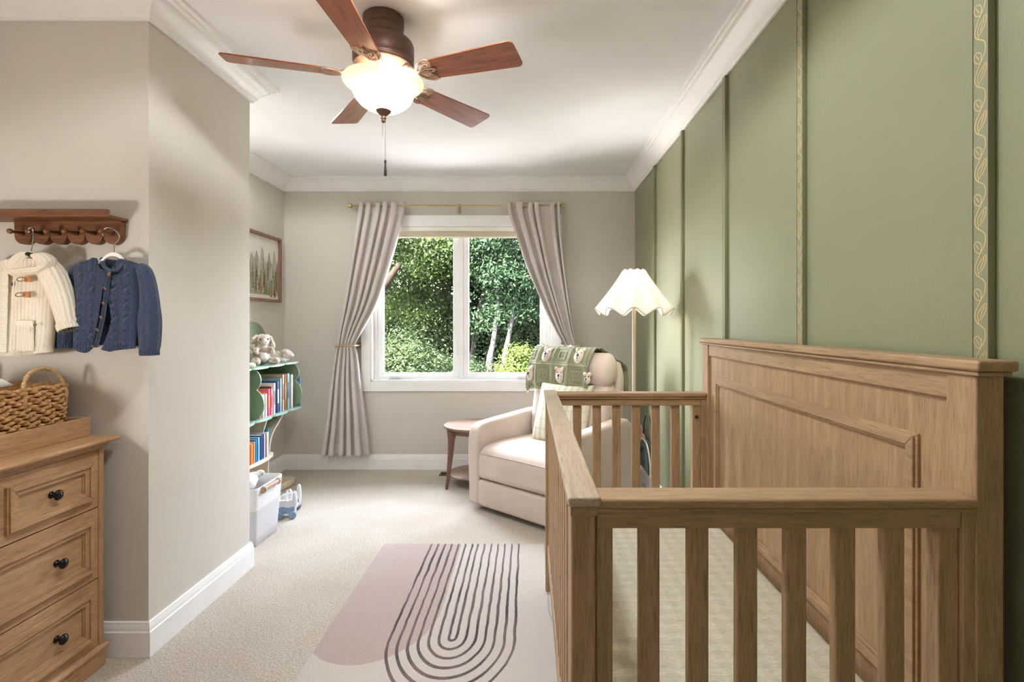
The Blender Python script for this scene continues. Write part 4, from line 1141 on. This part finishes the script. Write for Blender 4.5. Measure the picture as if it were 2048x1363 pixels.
MB().prism([(-.055,.052),(-.048,.052),(-.06,.10),(-.066,.10)], 'y', -.07, .07).build('end_board', M_TOYY, toy)
for x in (-.035, .04):
    for yy in (-.09, .09):
        m = MB(); m.lathe([(.001,-.009),(.02,-.009),(.024,-.005),(.024,.005),(.02,.009),(.001,.009)], n=20); m.xf(Matrix.Translation((x,yy,.024)) @ Matrix.Rotation(PI/2, 4, 'X')); m.build('wheel', M_TOYB, toy, smooth=True, bevel=.001)
ax = MB(); ax.tube([(-.035,-.085,.026),(-.035,.085,.026)], .004, 6); ax.tube([(.04,-.085,.026),(.04,.085,.026)], .004, 6); ax.build('axles', M_DOWEL, toy)
lp = MB(); lp.tube([(.012,-.084,.11),(.005,-.084,.15),(.012,-.084,.18),(.026,-.084,.184),(.036,-.084,.165),(.036,-.084,.12)], .006, 8); lp.build('handle_loop', M_TOYW, toy, smooth=True)

# bag hanging by the right wall, seen between the crib slats
M_BAGG = fabric('dark_green_cloth', (62,74,64), sc=300, bump=.4)
bag = thing('hanging_bag', 'dark green cloth bag with cream trim on the wall behind the recliner', 'bag', (.865, 3.88, .15))
c = smooth_curve([(3.66,.15,0),(3.66,.24,0),(3.74,.345,0),(3.86,.37,0),(3.98,.345,0),(4.06,.24,0),(4.06,.15,0)], 6)
MB().prism([(p.x, p.y) for p in c], 'x', .848, .875).build('pouch', M_BAGG, bag, bevel=.01, world=True)
MB().tube([(.846, p.x, p.y) for p in c], .005, 6).build('cream_trim', plain('cream_trim', (226,206,186), .8), bag, smooth=True, world=True)
MB().tube([(.846, p.x*.7+3.86*.3, .15+(p.y-.15)*.75) for p in c], .004, 6).build('dark_piping', M_BLACK, bag, smooth=True, world=True)
MB().prism([(3.93,.36),(4.04,.26),(4.08,.44)], 'x', .862, .874).build('pink_flap', plain('pink_flap', (226,186,166), .8), bag, world=True)
MB().tube(smooth_curve([(.865,3.72,.33),(.872,3.76,.5),(.872,3.86,.56),(.872,3.96,.5),(.865,4.0,.33)], 6), .005, 6).build('strap', M_BAGG, bag, smooth=True, world=True)
MB().tube([(.852,3.86,.555),(.892,3.86,.55)], .005, 8).build('wall_hook', M_BRASS, bag, smooth=True, world=True)
# ================================================================== PEG SHELF
ps = thing('peg_shelf', 'stained wooden wall shelf with scalloped edge and six pegs above the dresser', 'shelf', (-1.68, YP0, 1.51))
def pp_(m, n, mat, **k): return m.build(n, mat, ps, world=True, **k)
sl, sr = -1.948, -1.476
pp_(MB().box(sl, sr, 1.834, 1.851, 1.5955, 1.6235), 'front_lip', M_PEGX, bevel=.003)
pp_(MB().box(sl, sr, 1.851, YP0, 1.5955, 1.606), 'shelf_board', M_PEGX, bevel=.002)
bx_l, bx_r = -1.872, -1.484; pit = (bx_r-bx_l)/6; pts = []
for k in range(6):
    c0 = bx_l+pit*(k+.5)
    for i in range(13):
        a = PI+PI*i/12; pts.append((c0+pit*.485*math.cos(a), 1.5435+.0325*math.sin(a)))
pts += [(bx_r, 1.5955), (bx_l, 1.5955)]
pp_(MB().prism(pts, 'y', 1.908, YP0-.0005), 'back_board', M_PEGX, bevel=.002)
PEGX = [bx_l+pit*(k+.55) for k in range(6)]
pg = None
for x in PEGX:
    if pg is None:
        m = MB(); m.lathe([(.001,0),(.008,0),(.008,.006),(.0075,.012),(.0055,.028),(.0048,.038),(.0052,.042),(.0085,.046),(.0095,.051),(.008,.056),(.004,.0585),(.001,.059)], n=16)
        m.xf(Matrix.Rotation(PI/2, 4, 'X')); pg = m.build('peg', M_PEGY, ps, smooth=True); o = pg
    else: o = pg.copy(); COL.objects.link(o)
    o.location = (x+1.68, 1.908-YP0, 1.549-1.51)
for x, z in ((-1.801,1.566),(-1.530,1.566)):
    m = MB(); m.lathe([(.001,0),(.004,0),(.0035,.0018),(.001,.002)], n=12); m.xf(Matrix.Translation((x,1.908,z)) @ Matrix.Rotation(PI/2, 4, 'X')); pp_(m, 'screw', M_STEEL, smooth=True)

# ================================================================== HANGERS
M_HANG = plain('white_hanger', (240,238,230), .4, var=.02)
def hanger(hook, body, y, lab):
    h = thing('clothes_hanger', lab, 'hanger', at(hook[0][0], hook[0][1], y), 0, 'hangers on the peg shelf')
    MB().tube(smooth_curve([at(a, b_, y) for a, b_ in hook], 5), .0018, 8).build('hook', M_CHROME, h, smooth=True, world=True)
    up = [at(a, b_, y) for a, b_ in body]; n = len(up); P = []
    for i, p in enumerate(up):
        w = .0075*(1-.5*abs(i/(n-1)-.5)*1.2)
        P.append([(p.x, y-.006, p.z+w), (p.x, y+.006, p.z+w), (p.x, y+.006, p.z-w), (p.x, y-.006, p.z-w)])
    m = MB().grid(P, False, True); k = len(m.v); m.f += [(3,2,1,0), (k-4,k-3,k-2,k-1)]; m.mi += [0,0]
    m.build('shoulder_bar', M_HANG, h, bevel=.003, world=True)
# hooks rest on the pegs (peg axis at the given point of depth y)
hanger([(206,472),(205,463),(212,456),(222,456),(233,463),(238.5,473),(235,482),(229.5,488),(228.5,498),(228,507)],
       [tuple(p[:2]) for p in smooth_curve([(190,531,0),(203,523,0),(215,512,0),(228,508.5,0),(240,513,0),(250,524,0),(262,533,0)], 4)], 1.862, 'white hanger with chrome hook on the rightmost peg, holding the navy cardigan')
hanger([(58,466),(57,459),(61,455),(65,458),(66.5,470),(65,487),(63,498),(63,507)],
       [tuple(p[:2]) for p in smooth_curve([(5,540,0),(30,527,0),(48,512,0),(63,507,0),(78,512,0),(96,526,0),(116,541,0)], 4)], 1.848, 'pale hanger with chrome hook on the second peg, holding the cream coat')

# ================================================================== KNITWEAR
def knit(name, c1, c2, sc=330, speck=None):
    n = NT(name); v = n.coord()
    f = n.noise(v, sc, 3, .75)
    col = n.ramp(f, [(.32, c1), (.66, c2)])
    if speck:
        s = n.noise(v, 520, 1, .5); col = n.mix(n.math('MULTIPLY', n.math('GREATER_THAN', s, .62), .55), col, rgb(speck))
    return n.bsdf(col, .95, 0, .12, n.bump(f, .9, .002), .25)
M_CREAMK = knit('cream_rib_knit', (212,200,178), (242,233,216))
M_NAVYK = knit('navy_heather_knit', (34,42,60), (68,80,106), 300, (104,116,140))
M_TAN = plain('tan_leather', (178,112,58), .5, var=.1, vs=60)
M_CORD = plain('tan_cord', (130,98,66), .8)
M_WBTN = plain('wood_button', (110,82,62), .35, var=.2, vs=150)
def coons(top, bot, left, right, nu, nv):
    """boundary polylines in pixel space; top/bot run left to right, left/right run top to bottom"""
    def res(L, t):
        L = [Vector((p[0], p[1], 0)) for p in L]; d = [0]
        for i in range(1, len(L)): d.append(d[-1]+(L[i]-L[i-1]).length)
        s = t*d[-1]
        for i in range(len(L)-1):
            if d[i+1] >= s-1e-9: return L[i].lerp(L[i+1], (s-d[i])/max(1e-9, d[i+1]-d[i]))
        return L[-1]
    T_, B_, L_, R_ = [smooth_curve([(p[0], p[1], 0) for p in q], 6) for q in (top, bot, left, right)]
    out = []
    for j in range(nv+1):
        v = j/nv; l = res(L_, v); r = res(R_, v); row = []
        for i in range(nu+1):
            u = i/nu; a = res(T_, u); b_ = res(B_, u)
            p = a*(1-v)+b_*v+l*(1-u)+r*u-(T_[0]*(1-u)*(1-v)+T_[-1]*u*(1-v)+B_[0]*(1-u)*v+B_[-1]*u*v)
            row.append((p.x, p.y))
        out.append(row)
    return out
def sleeve(path, hw, y, th, ribs, amp, nseg=40, nk=120):
    """path in pixels, half widths in pixels"""
    c = smooth_curve([(a, b_, 0) for a, b_ in path], 10); w = smooth_curve([(a, 0, 0) for a in hw], 10); P = []
    N = len(c)
    for i in range(N):
        t = i/(N-1); d = (c[min(i+1, N-1)]-c[max(i-1, 0)]).normalized(); n = Vector((-d.y, d.x, 0)); row = []
        for k in range(nk):
            a = 2*PI*k/nk; rib = 1+amp*math.cos(a*ribs)+.05*mnoise.noise(Vector((math.cos(a)*1.4, math.sin(a)*1.4, t*4+y*50)))
            q = c[i]+n*(w[i].x*math.cos(a)*rib)
            p = at(q.x, q.y, y); p.y = y-th*(.6+.4*(w[i].x/max(hw)))*math.sin(a)*rib; row.append(p)
        P.append(row)
    return MB().grid(P, False, True)
# --- cream hooded coat
ct = thing('knit_coat', 'cream ribbed hooded baby coat with leather toggles hanging on the peg shelf', 'coat', at(45, 600, 1.848))
def ctb(m, n, mat, **k): return m.build(n, mat, ct, world=True, **k)
yc = 1.85
G = coons([(-22,548),(0,530),(30,520),(63,518),(92,520),(114,532)], [(-28,706),(0,709),(40,711),(75,709),(105,704)], [(-22,548),(-26,600),(-27,650),(-28,706)], [(114,532),(112,570),(110,610),(109,660),(105,704)], 220, 70)
P = []; Q = []
for j, row in enumerate(G):
    v = j/70; r1 = []; r2 = []
    for i, (px, py) in enumerate(row):
        u = i/220*2-1; w = math.sqrt(max(0, 1-abs(u)**3.2))
        rib = .0032*abs(math.sin(u*PI*11))**.7 if v < .93 else .0032*abs(math.sin(u*PI*22))
        wr = .004*math.sin(u*7+v*2.2)*v+.003*mnoise.noise(Vector((u*3, v*4, 0)))
        y = yc-.034*w*(.75+.25*v)-rib*w-wr*w; p = at(px, py, yc); p.y = y; r1.append(p)
        p2 = at(px, py, yc); p2.y = yc+.024*w*(.75+.25*v); r2.append(p2)
    P.append(r1); Q.append(r2)
m = MB(); m.grid(P, flip=True); m.grid(Q); ctb(m, 'body', M_CREAMK, smooth=True, weld=True, solid=.002)
ctb(sleeve([(88,527),(98,538),(112,562),(126,598),(134,630),(139,651)], [12,20,22,20,18.5,17.5], yc-.004, .034, 15, .045), 'sleeve', M_CREAMK, smooth=True, solid=.003)
ctb(sleeve([(138,645),(140,652),(142,658)], [19.5,20,19.5], yc-.004, .036, 26, .05), 'cuff', M_CREAMK, smooth=True, solid=.003)
ctb(sleeve([(-8,535),(-24,562),(-38,600),(-46,632),(-50,651)], [23,23,20,18.5,17.5], yc-.004, .034, 15, .045), 'sleeve', M_CREAMK, smooth=True, solid=.003)
# hood: ribbed collar folds around the hanger neck
m = MB()
for (pth, w0, y0) in (([(22,545),(34,527),(48,513),(60,509)], [2,12,10,5], yc-.02), ([(104,540),(98,525),(84,515),(70,512)], [2,13,11,5], yc-.02), ([(18,541),(30,545),(46,543),(64,542),(84,539),(98,531),(104,523)], [2,7,8,8,8,6,2], yc-.026)):
    s = sleeve(pth, w0, y0, .024, 12, .05, nk=72); m.add(s.v, s.f)
ctb(m, 'hood', M_CREAMK, smooth=True)
# placket with cross ribs
P = []
for j in range(160):
    v = j/159; row = []; py = 545+158*v
    for i in range(9):
        px = 27+14*i/8-2.5*v; p = at(px, py, yc); p.y = yc-.041-.0022*abs(math.sin(v*PI*34))-.002*math.sin(PI*i/8)-.002*v; row.append(p)
    P.append(row)
ctb(MB().grid(P, flip=True), 'placket', M_CREAMK, smooth=True, solid=.003)
for (px, py) in ((56,558),(53,589)):
    c = at(px, py, yc-.046); m = MB(); m.prism(rrect(c.x-.0115, c.x+.0115, c.z-.0095, c.z+.0095, .002, 3), 'y', yc-.048, yc-.042)
    t = ctb(m, 'toggle', M_TAN, bevel=.001)
    lp_ = smooth_curve([at(a, b_, yc-.049) for a, b_ in ((px-4,py-1),(px-13,py-4),(px-20,py-2),(px-22,py+2),(px-15,py+4),(px-4,py+1))], 5)
    o = MB().tube(lp_, .0016, 6).build('cord_loop', M_CORD, t, smooth=True, world=False); o.location = -ct.location
m = MB(); c = at(23, 568, yc-.044); m.ball(c, (.004,.004,.007), 10, 8); ctb(m, 'snap', M_WBTN, smooth=True)
P = []
for j in range(40):
    v = j/39; row = []
    for i in range(90):
        u = i/89; px = 57+30*u; py = 641+60*v
        p = at(px, py, yc); uu = ((px-(-26))/(135))*2-1; w = math.sqrt(max(0, 1-abs(uu)**3.2))
        p.y = yc-.036*w*1.0-.005-(.003*abs(math.sin(u*PI*7)) if v > .18 else .003); row.append(p)
    P.append(row)
ctb(MB().grid(P, flip=True), 'pocket', M_CREAMK, smooth=True, solid=.003)
m = MB(); c = at(70, 649, yc-.046); m.ball(c, (.006,.003,.005), 12, 8); ctb(m, 'button', M_WBTN, smooth=True)
# --- navy cardigan
cd = thing('knit_cardigan', 'navy cable knit cardigan with wooden buttons hanging beside the cream coat', 'cardigan', at(218, 600, 1.872))
def cdb(m, n, mat, **k): return m.build(n, mat, cd, world=True, **k)
yn = 1.874
def panel(top, bot, left, right, nu, nv, sgn, cx=216, hw=72, rear=False):
    G = coons(top, bot, left, right, nu, nv); P = []
    for j, row in enumerate(G):
        v = j/nv; r = []
        for i, (px, py) in enumerate(row):
            s = max(-1, min(1, (px-cx)/hw)); w = math.sqrt(max(0, 1-abs(s)**2.6)); p = at(px, py, yn)
            if rear: p.y = yn+.016*w
            else:
                # cables: two twisted ropes per panel plus moss stitch between
                cab = 0
                for c0 in (-.62, -.30, .34, .66):
                    d = (s-c0)/.085
                    if abs(d) < 1: cab = max(cab, (1-d*d)*(.0042+.003*math.cos(py*.42+d*2.2*(1 if (py // 15) % 2 < 1 else -1))))
                fold = .006*math.sin(s*9+.8)*v+.003*mnoise.noise(Vector((s*4, v*3, 5)))
                hem = .0015*math.sin(px*1.5) if v > .92 else .001*math.sin(px*2.0)*math.sin(py*2.0)
                p.y = yn-.03*w*(.8+.3*v)-cab-hem-fold
            r.append(p)
        P.append(r)
    return MB().grid(P, flip=not rear)
body = panel([(150,535),(178,525),(205,517),(228,519),(248,519),(272,526),(296,537)], [(152,692),(190,690),(218,688),(250,690),(279,693)], [(150,535),(157,580),(156,640),(152,692)], [(296,537),(286,580),(282,640),(279,693)], 60, 40, 1, rear=True)
cdb(body, 'back', M_NAVYK, smooth=True, solid=.004)
fl = panel([(150,535),(178,524),(203,517),(207,530),(215,539),(226,542)], [(152,696),(165,696),(178,703),(187,704),(197,696)], [(150,535),(157,560),(158,600),(156,640),(152,696)], [(226,542),(222,560),(219,578),(215,608),(211,636),(205,662),(197,696)], 110, 130, -1)
cdb(fl, 'left_front', M_NAVYK, smooth=True, solid=.004)
fr = panel([(221,542),(233,540),(243,531),(249,519),(272,525),(296,537)], [(222,698),(235,702),(240,700),(258,698),(279,696)], [(221,542),(220,566),(228,598),(236,630),(232,662),(222,698)], [(296,537),(288,560),(283,600),(282,640),(279,696)], 110, 130, 1)
cdb(fr, 'right_front', M_NAVYK, smooth=True, solid=.004)
cdb(sleeve([(281,531),(290,545),(297,575),(300,610),(300,645),(300,685),(299,698)], [7,12,14.5,17,20,18.5,16], yn-.006, .03, 9, .03), 'sleeve', M_NAVYK, smooth=True, solid=.003)
cdb(sleeve([(299,696),(299,703),(299,710)], [16.5,16.5,16], yn-.006, .027, 22, .04), 'cuff', M_NAVYK, smooth=True, solid=.003)
cdb(sleeve([(163,531),(156,545),(147,575),(140,610),(134,645),(131,678),(130,686)], [7,13,15,18,18,16,14], yn+.012, .026, 9, .03), 'sleeve', M_NAVYK, smooth=True, solid=.003)
cdb(sleeve([(130,684),(130,690),(130,696)], [14.5,14.5,14], yn+.012, .024, 22, .04), 'cuff', M_NAVYK, smooth=True, solid=.003)
nb = smooth_curve([at(a, b_, yn-dy) for a, b_, dy in ((204,517,0),(206,528,.020),(213,537,.030),(225,542,.034),(236,539,.031),(245,530,.021),(249,519,0))], 10)
cdb(MB().tube(nb, [.0062+.0012*math.sin(i*2.1) for i in range(len(nb))], 8), 'neckband', M_NAVYK, smooth=True)
pk = [(225,546),(221,562),(218,578),(214.5,608),(210.5,636),(204.5,662),(196.5,694)]
pkl = smooth_curve([at(a-5, b_, yn-.034-.004*(b_-540)/150) for a, b_ in pk], 10)
cdb(MB().tube(pkl, [.0095+.0006*math.sin(i*2.4) for i in range(len(pkl))], 8, flat=.45), 'button_band', M_NAVYK, smooth=True)
for i, (px, py) in enumerate(((219,548),(210.5,576),(207.5,606),(203,634),(196,659),(186,692))):
    r = .0072 if i else .0085; c = at(px, py, yn-.048); m = MB()
    m.lathe([(.001,0),(r*.85,0),(r,.0012),(r*.92,.0028),(r*.5,.0034),(r*.3,.0026),(.001,.0026)], n=20)
    m.xf(Matrix.Translation(c) @ Matrix.Rotation(math.radians(-24), 4, 'Z') @ Matrix.Rotation(PI/2+(.0 if i == 0 else .5), 4, 'X')); cdb(m, 'button', M_WBTN, smooth=True)

# ================================================================== GARDEN behind the window
GZ = -2.9
M_GROUND = plain('ground_bounce_grey', (96,94,93), .95, var=.2, vs=2, bump=.6, bs=60)  # unseen ground, grey chosen to bounce neutral light up to the ceiling
struct(MB().box(-30, 30, YB+.5, 40, GZ-.2, GZ).build('ground', M_GROUND))
rs = np.random.RandomState(11)
def crown(center, radii, n, ncl, size, spread, seed):
    r = np.random.RandomState(seed)
    d = r.normal(size=(ncl, 3)); d /= np.linalg.norm(d, axis=1)[:, None]
    cl = d*(r.uniform(.25, 1, ncl)**.5)[:, None]*np.array(radii)+np.array(center)
    k = r.randint(0, ncl, n); p = cl[k]+r.normal(size=(n, 3))*spread*np.array((1, 1, .6))
    # leaves face outwards/upwards with scatter
    nrm = (p-np.array(center))/np.array(radii)*.5+np.array((0, -.25, .7))+r.normal(size=(n, 3))*.65
    nrm /= np.linalg.norm(nrm, axis=1)[:, None]
    t = np.cross(nrm, r.normal(size=(n, 3))); t /= np.linalg.norm(t, axis=1)[:, None]; b_ = np.cross(nrm, t)
    s = size*r.uniform(.6, 1.25, n)[:, None]
    V = np.empty((n, 6, 3))
    V[:, 0] = p-t*s; V[:, 1] = p-t*s*.3+b_*s*.42+nrm*s*.12; V[:, 2] = p+t*s*.45+b_*s*.36+nrm*s*.1
    V[:, 3] = p+t*s; V[:, 4] = p+t*s*.45-b_*s*.36+nrm*s*.1; V[:, 5] = p-t*s*.3-b_*s*.42+nrm*s*.12
    return V.reshape(-1, 3)
def tree(name, label, cat, x, y, cz, radii, n, ncl, size, leaf, bark, trunk=(), seed=1, group=None, spread=.2):
    t = thing(name, label, cat, (x, y, GZ), 0, group)
    V = crown((0, 0, cz-GZ), radii, n, ncl, size, spread, seed)
    me = bpy.data.meshes.new('crown'); N = n
    me.vertices.add(N*6); me.vertices.foreach_set('co', V.astype(np.float32).ravel())
    me.loops.add(N*8); idx = (np.arange(N)[:, None]*6+np.array([[0,1,2,3,0,3,4,5]])).ravel()
    me.loops.foreach_set('vertex_index', idx.astype(np.int32)); me.polygons.add(N*2)
    me.polygons.foreach_set('loop_start', (np.arange(N*2)*4).astype(np.int32))
    me.update(); me.validate(); me.materials.append(leaf)
    o = bpy.data.objects.new('crown', me); COL.objects.link(o); o.parent = t
    m = MB()
    for pts, r0, r1 in trunk:
        c = smooth_curve([Vector(p)-Vector((x, y, GZ)) for p in pts], 8); k = len(c)
        m.tube(c, [r0+(r1-r0)*i/(k-1)+.012*mnoise.noise(Vector((i*.4, r0*9, 0))) for i in range(k)], 9)
    if trunk: m.build('trunk', bark, t, smooth=True)
    return t
LG = leafmat('oak_leaves', (16,26,11), (50,62,28)); LB = leafmat('aspen_leaves', (15,27,17), (40,56,38)); LS = leafmat('shrub_leaves', (14,22,11), (36,46,25))
LY = leafmat('lime_leaves', (32,42,13), (54,66,26)); LD = leafmat('dark_leaves', (10,18,10), (28,38,22))
BK = plain('bark', (20,16,12), .9, spec=.02, var=.25, vs=14, bump=.8, bs=40); BW = plain('pale_bark', (38,35,36), .8, spec=.02, var=.2, vs=16, bump=.4, bs=40)
GB = 'trees filling the window'
tree('tree', 'bright green oak filling the upper left window pane', 'tree', -2.3, 8.6, 2.75, (1.5,1.1,1.55), 49500, 80, 0.0274, LG, BK, [([(-3.3,8.3,GZ),(-3.1,8.2,-.5),(-2.6,7.7,1.05),(-2.12,7.55,1.72),(-1.9,7.7,2.1)], .14, .04)], 1, GB)
tree('tree', 'bluish green aspen with two pale trunks in the right window pane', 'tree', .05, 8.4, 2.6, (1.45,1.0,1.55), 46200, 80, 0.0296, LB, BW, [([(-.72,7.9,GZ),(-.66,7.9,-.6),(-.60,7.9,.6),(-.54,8.0,1.0),(-.4,8.6,2.2)], .062, .035), ([(-.46,7.95,GZ),(-.43,7.95,-.6),(-.38,7.95,.6),(-.30,8.05,1.1),(-.1,8.7,2.2)], .052, .03)], 2, GB)
tree('shrub', 'round light green shrub low in the left window pane', 'shrub', -1.75, 7.4, .25, (.9,.6,.85), 28050, 60, 0.0222, LS, BK, [([(-1.75,7.5,GZ),(-1.7,7.5,-1),(-1.75,7.45,.1)], .06, .03)], 3, GB, .16)
tree('shrub', 'dark shrub at the bottom of the left window pane beside the mullion', 'shrub', -.95, 7.9, -.05, (.7,.6,.7), 16500, 40, 0.0222, LD, BK, [([(-.95,8,GZ),(-.95,8,-.2)], .06, .03)], 4, GB, .16)
tree('shrub', 'lime yellow shrub right of the pale trunks in the right window pane', 'shrub', -.13, 7.1, .62, (.24,.2,.24), 4290, 16, 0.0200, LY, BK, [([(-.1,7.2,GZ),(-.13,7.15,-.5),(-.13,7.1,.5)], .04, .02)], 5, GB, .09)
tree('shrub', 'mid green shrub at the bottom right of the right window pane', 'shrub', .35, 7.6, .1, (.85,.6,.65), 19800, 50, 0.0244, LB, BK, [([(.35,7.7,GZ),(.35,7.7,-.1)], .06, .03)], 6, GB, .16)
tree('tree', 'tall dark tree far back at the left of the window view', 'tree', -4.6, 11.8, 2.0, (2.2,1.6,3.3), 63000, 150, 0.0518, LD, BK, [([(-4.6,12,GZ),(-4.6,12,1)], .2, .12)], 7, GB, .28)
tree('tree', 'tall dark green tree far back behind the window mullion', 'tree', -1.6, 12.0, 1.6, (2.3,1.5,3.3), 66000, 150, 0.0518, LG, BK, [([(-1.6,12.2,GZ),(-1.6,12.2,1)], .2, .12)], 8, GB, .28)
tree('tree', 'tall dark tree far back at the right of the window view', 'tree', 1.5, 11.6, 1.7, (2.2,1.5,3.3), 63000, 150, 0.0518, LD, BK, [([(1.5,11.8,GZ),(1.5,11.8,1)], .2, .12)], 9, GB, .28)
tree('tree', 'pale barked bushy tree behind the centre of the window', 'tree', -1.1, 9.8, 1.2, (1.3,.7,1.8), 29700, 70, 0.0311, LS, BW, [([(-1.2,9.6,GZ),(-1.1,9.6,0),(-.85,9.4,1.6),(-.6,9.3,2.4)], .07, .03)], 10, GB, .22)

tree('tree', 'dark leafy tree standing behind the two pale trunks', 'tree', -.2, 10.3, 1.3, (1.3,.6,2.3), 36000, 110, .04, LD, BK, [([(-.2,10.5,GZ),(-.2,10.5,.5)], .12, .07)], 12, GB, .24)
# ceiling fill lights added to brighten the room, out of view
for (x, y, side) in ((-.30, 1.40, "above the crib side"), (-.45, 1.0, 'towards the dresser'), (-1.75, 3.1, 'over the bookshelf in the alcove')):
    dl = thing('added_fill_light', 'added round white ceiling downlight '+side, 'fill_light', (x, y, ZC), 0, 'added fill lights')
    m = MB(); m.grid([[(r*math.cos(2*PI*k/40), r*math.sin(2*PI*k/40), z) for k in range(40)] for r, z in ((.072,0),(.072,-.006),(.052,-.008),(.05,-.002))], False, True); m.build('trim_ring', M_TRIM, dl, smooth=True)
    MB().lathe([(.001,-.003),(.05,-.003),(.05,-.001),(.001,-.001)], n=32).build('lens', glow('fill_lens', (255,250,244), 6), dl)
# ================================================================== LIGHT
w = bpy.data.worlds.new('sky'); SC.world = w; w.use_nodes = True
nt = w.node_tree; nt.nodes.clear()
sky = nt.nodes.new('ShaderNodeTexSky'); sky.sky_type = 'NISHITA'; sky.sun_disc = False; sky.sun_elevation = math.radians(48); sky.sun_rotation = math.radians(250); sky.air_density = 1.2; sky.dust_density = 2.5
bg = nt.nodes.new('ShaderNodeBackground'); bg.inputs[1].default_value = SKY_STRENGTH
wo = nt.nodes.new('ShaderNodeOutputWorld'); hs = nt.nodes.new('ShaderNodeHueSaturation'); hs.inputs['Saturation'].default_value = .42; nt.links.new(sky.outputs[0], hs.inputs['Color']); nt.links.new(hs.outputs[0], bg.inputs[0]); nt.links.new(bg.outputs[0], wo.inputs[0])
def lamp_(name, typ, loc, energy, col, **kw):
    d = bpy.data.lights.new(name, typ); d.energy = energy; d.color = col
    for k, v in kw.items(): setattr(d, k, v)
    o = bpy.data.objects.new(name, d); COL.objects.link(o); o.location = loc; return o
sun = lamp_('sun', 'SUN', (0,0,10), SUN_E, (1,.95,.86), angle=.009)
sun.rotation_euler = Vector((.22,.55,-.80)).to_track_quat('-Z', 'Y').to_euler()
lamp_('fan_bulb', 'POINT', (HUB[0]+.03, HUB[1]-.03, 2.115), FAN_E, (1,.985,.965), shadow_soft_size=.03)
for (x, y, e) in ((-.30, 1.40, FILL_E), (-.45, 1.0, FILL_E*.3), (-1.75, 3.1, FILL_E*.42)):  # spots of the added ceiling fill lights
    lamp_('fill_light', 'SPOT', (x, y, ZC-.02), e, (.965,.985,1), shadow_soft_size=.1, spot_size=math.radians(115 if y == 1.0 else (162 if y == 1.4 else 170)), spot_blend=.2)
lamp_('floor_lamp_bulb', 'POINT', (.624, 3.12, 1.43), LAMP_E, (1,.975,.95), shadow_soft_size=.03)
def area(name, loc, rot, sx, sy, portal, e=0, col=(1,1,1)):
    o = lamp_(name, 'AREA', loc, e, col); d = o.data; d.shape = 'RECTANGLE'; d.size = sx; d.size_y = sy; o.rotation_euler = rot
    if portal: d.cycles.is_portal = True
    return o
area('window_portal', ((WX0+WX1)/2, YB+T+.02, (WZ0+WZ1)/2), (-PI/2,0,0), WX1-WX0, WZ1-WZ0, True)

# ================================================================== CAMERA + colour management
cam = bpy.data.cameras.new('camera'); co = bpy.data.objects.new('camera', cam); COL.objects.link(co)
co.location = (0,0,H); co.rotation_euler = (PI/2,0,0)
cam.sensor_width = 36; cam.sensor_fit = 'HORIZONTAL'; cam.lens = 36*F/2048
cam.shift_x = -(CX-1024)/2048; cam.shift_y = -(681.5-CY)/2048; cam.clip_start = .02; cam.clip_end = 200
SC.camera = co
vs = SC.view_settings; vs.view_transform = 'Standard'; vs.look = 'None'; vs.exposure = EXPOSURE; vs.gamma = 1; vs.use_curve_mapping = False
SC.display_settings.display_device = 'sRGB'
cy = SC.cycles; cy.max_bounces = 10; cy.diffuse_bounces = 6; cy.glossy_bounces = 4; cy.transmission_bounces = 6; cy.transparent_max_bounces = 12
cy.use_denoising = True; cy.sample_clamp_indirect = 6; cy.caustics_reflective = False; cy.caustics_refractive = False
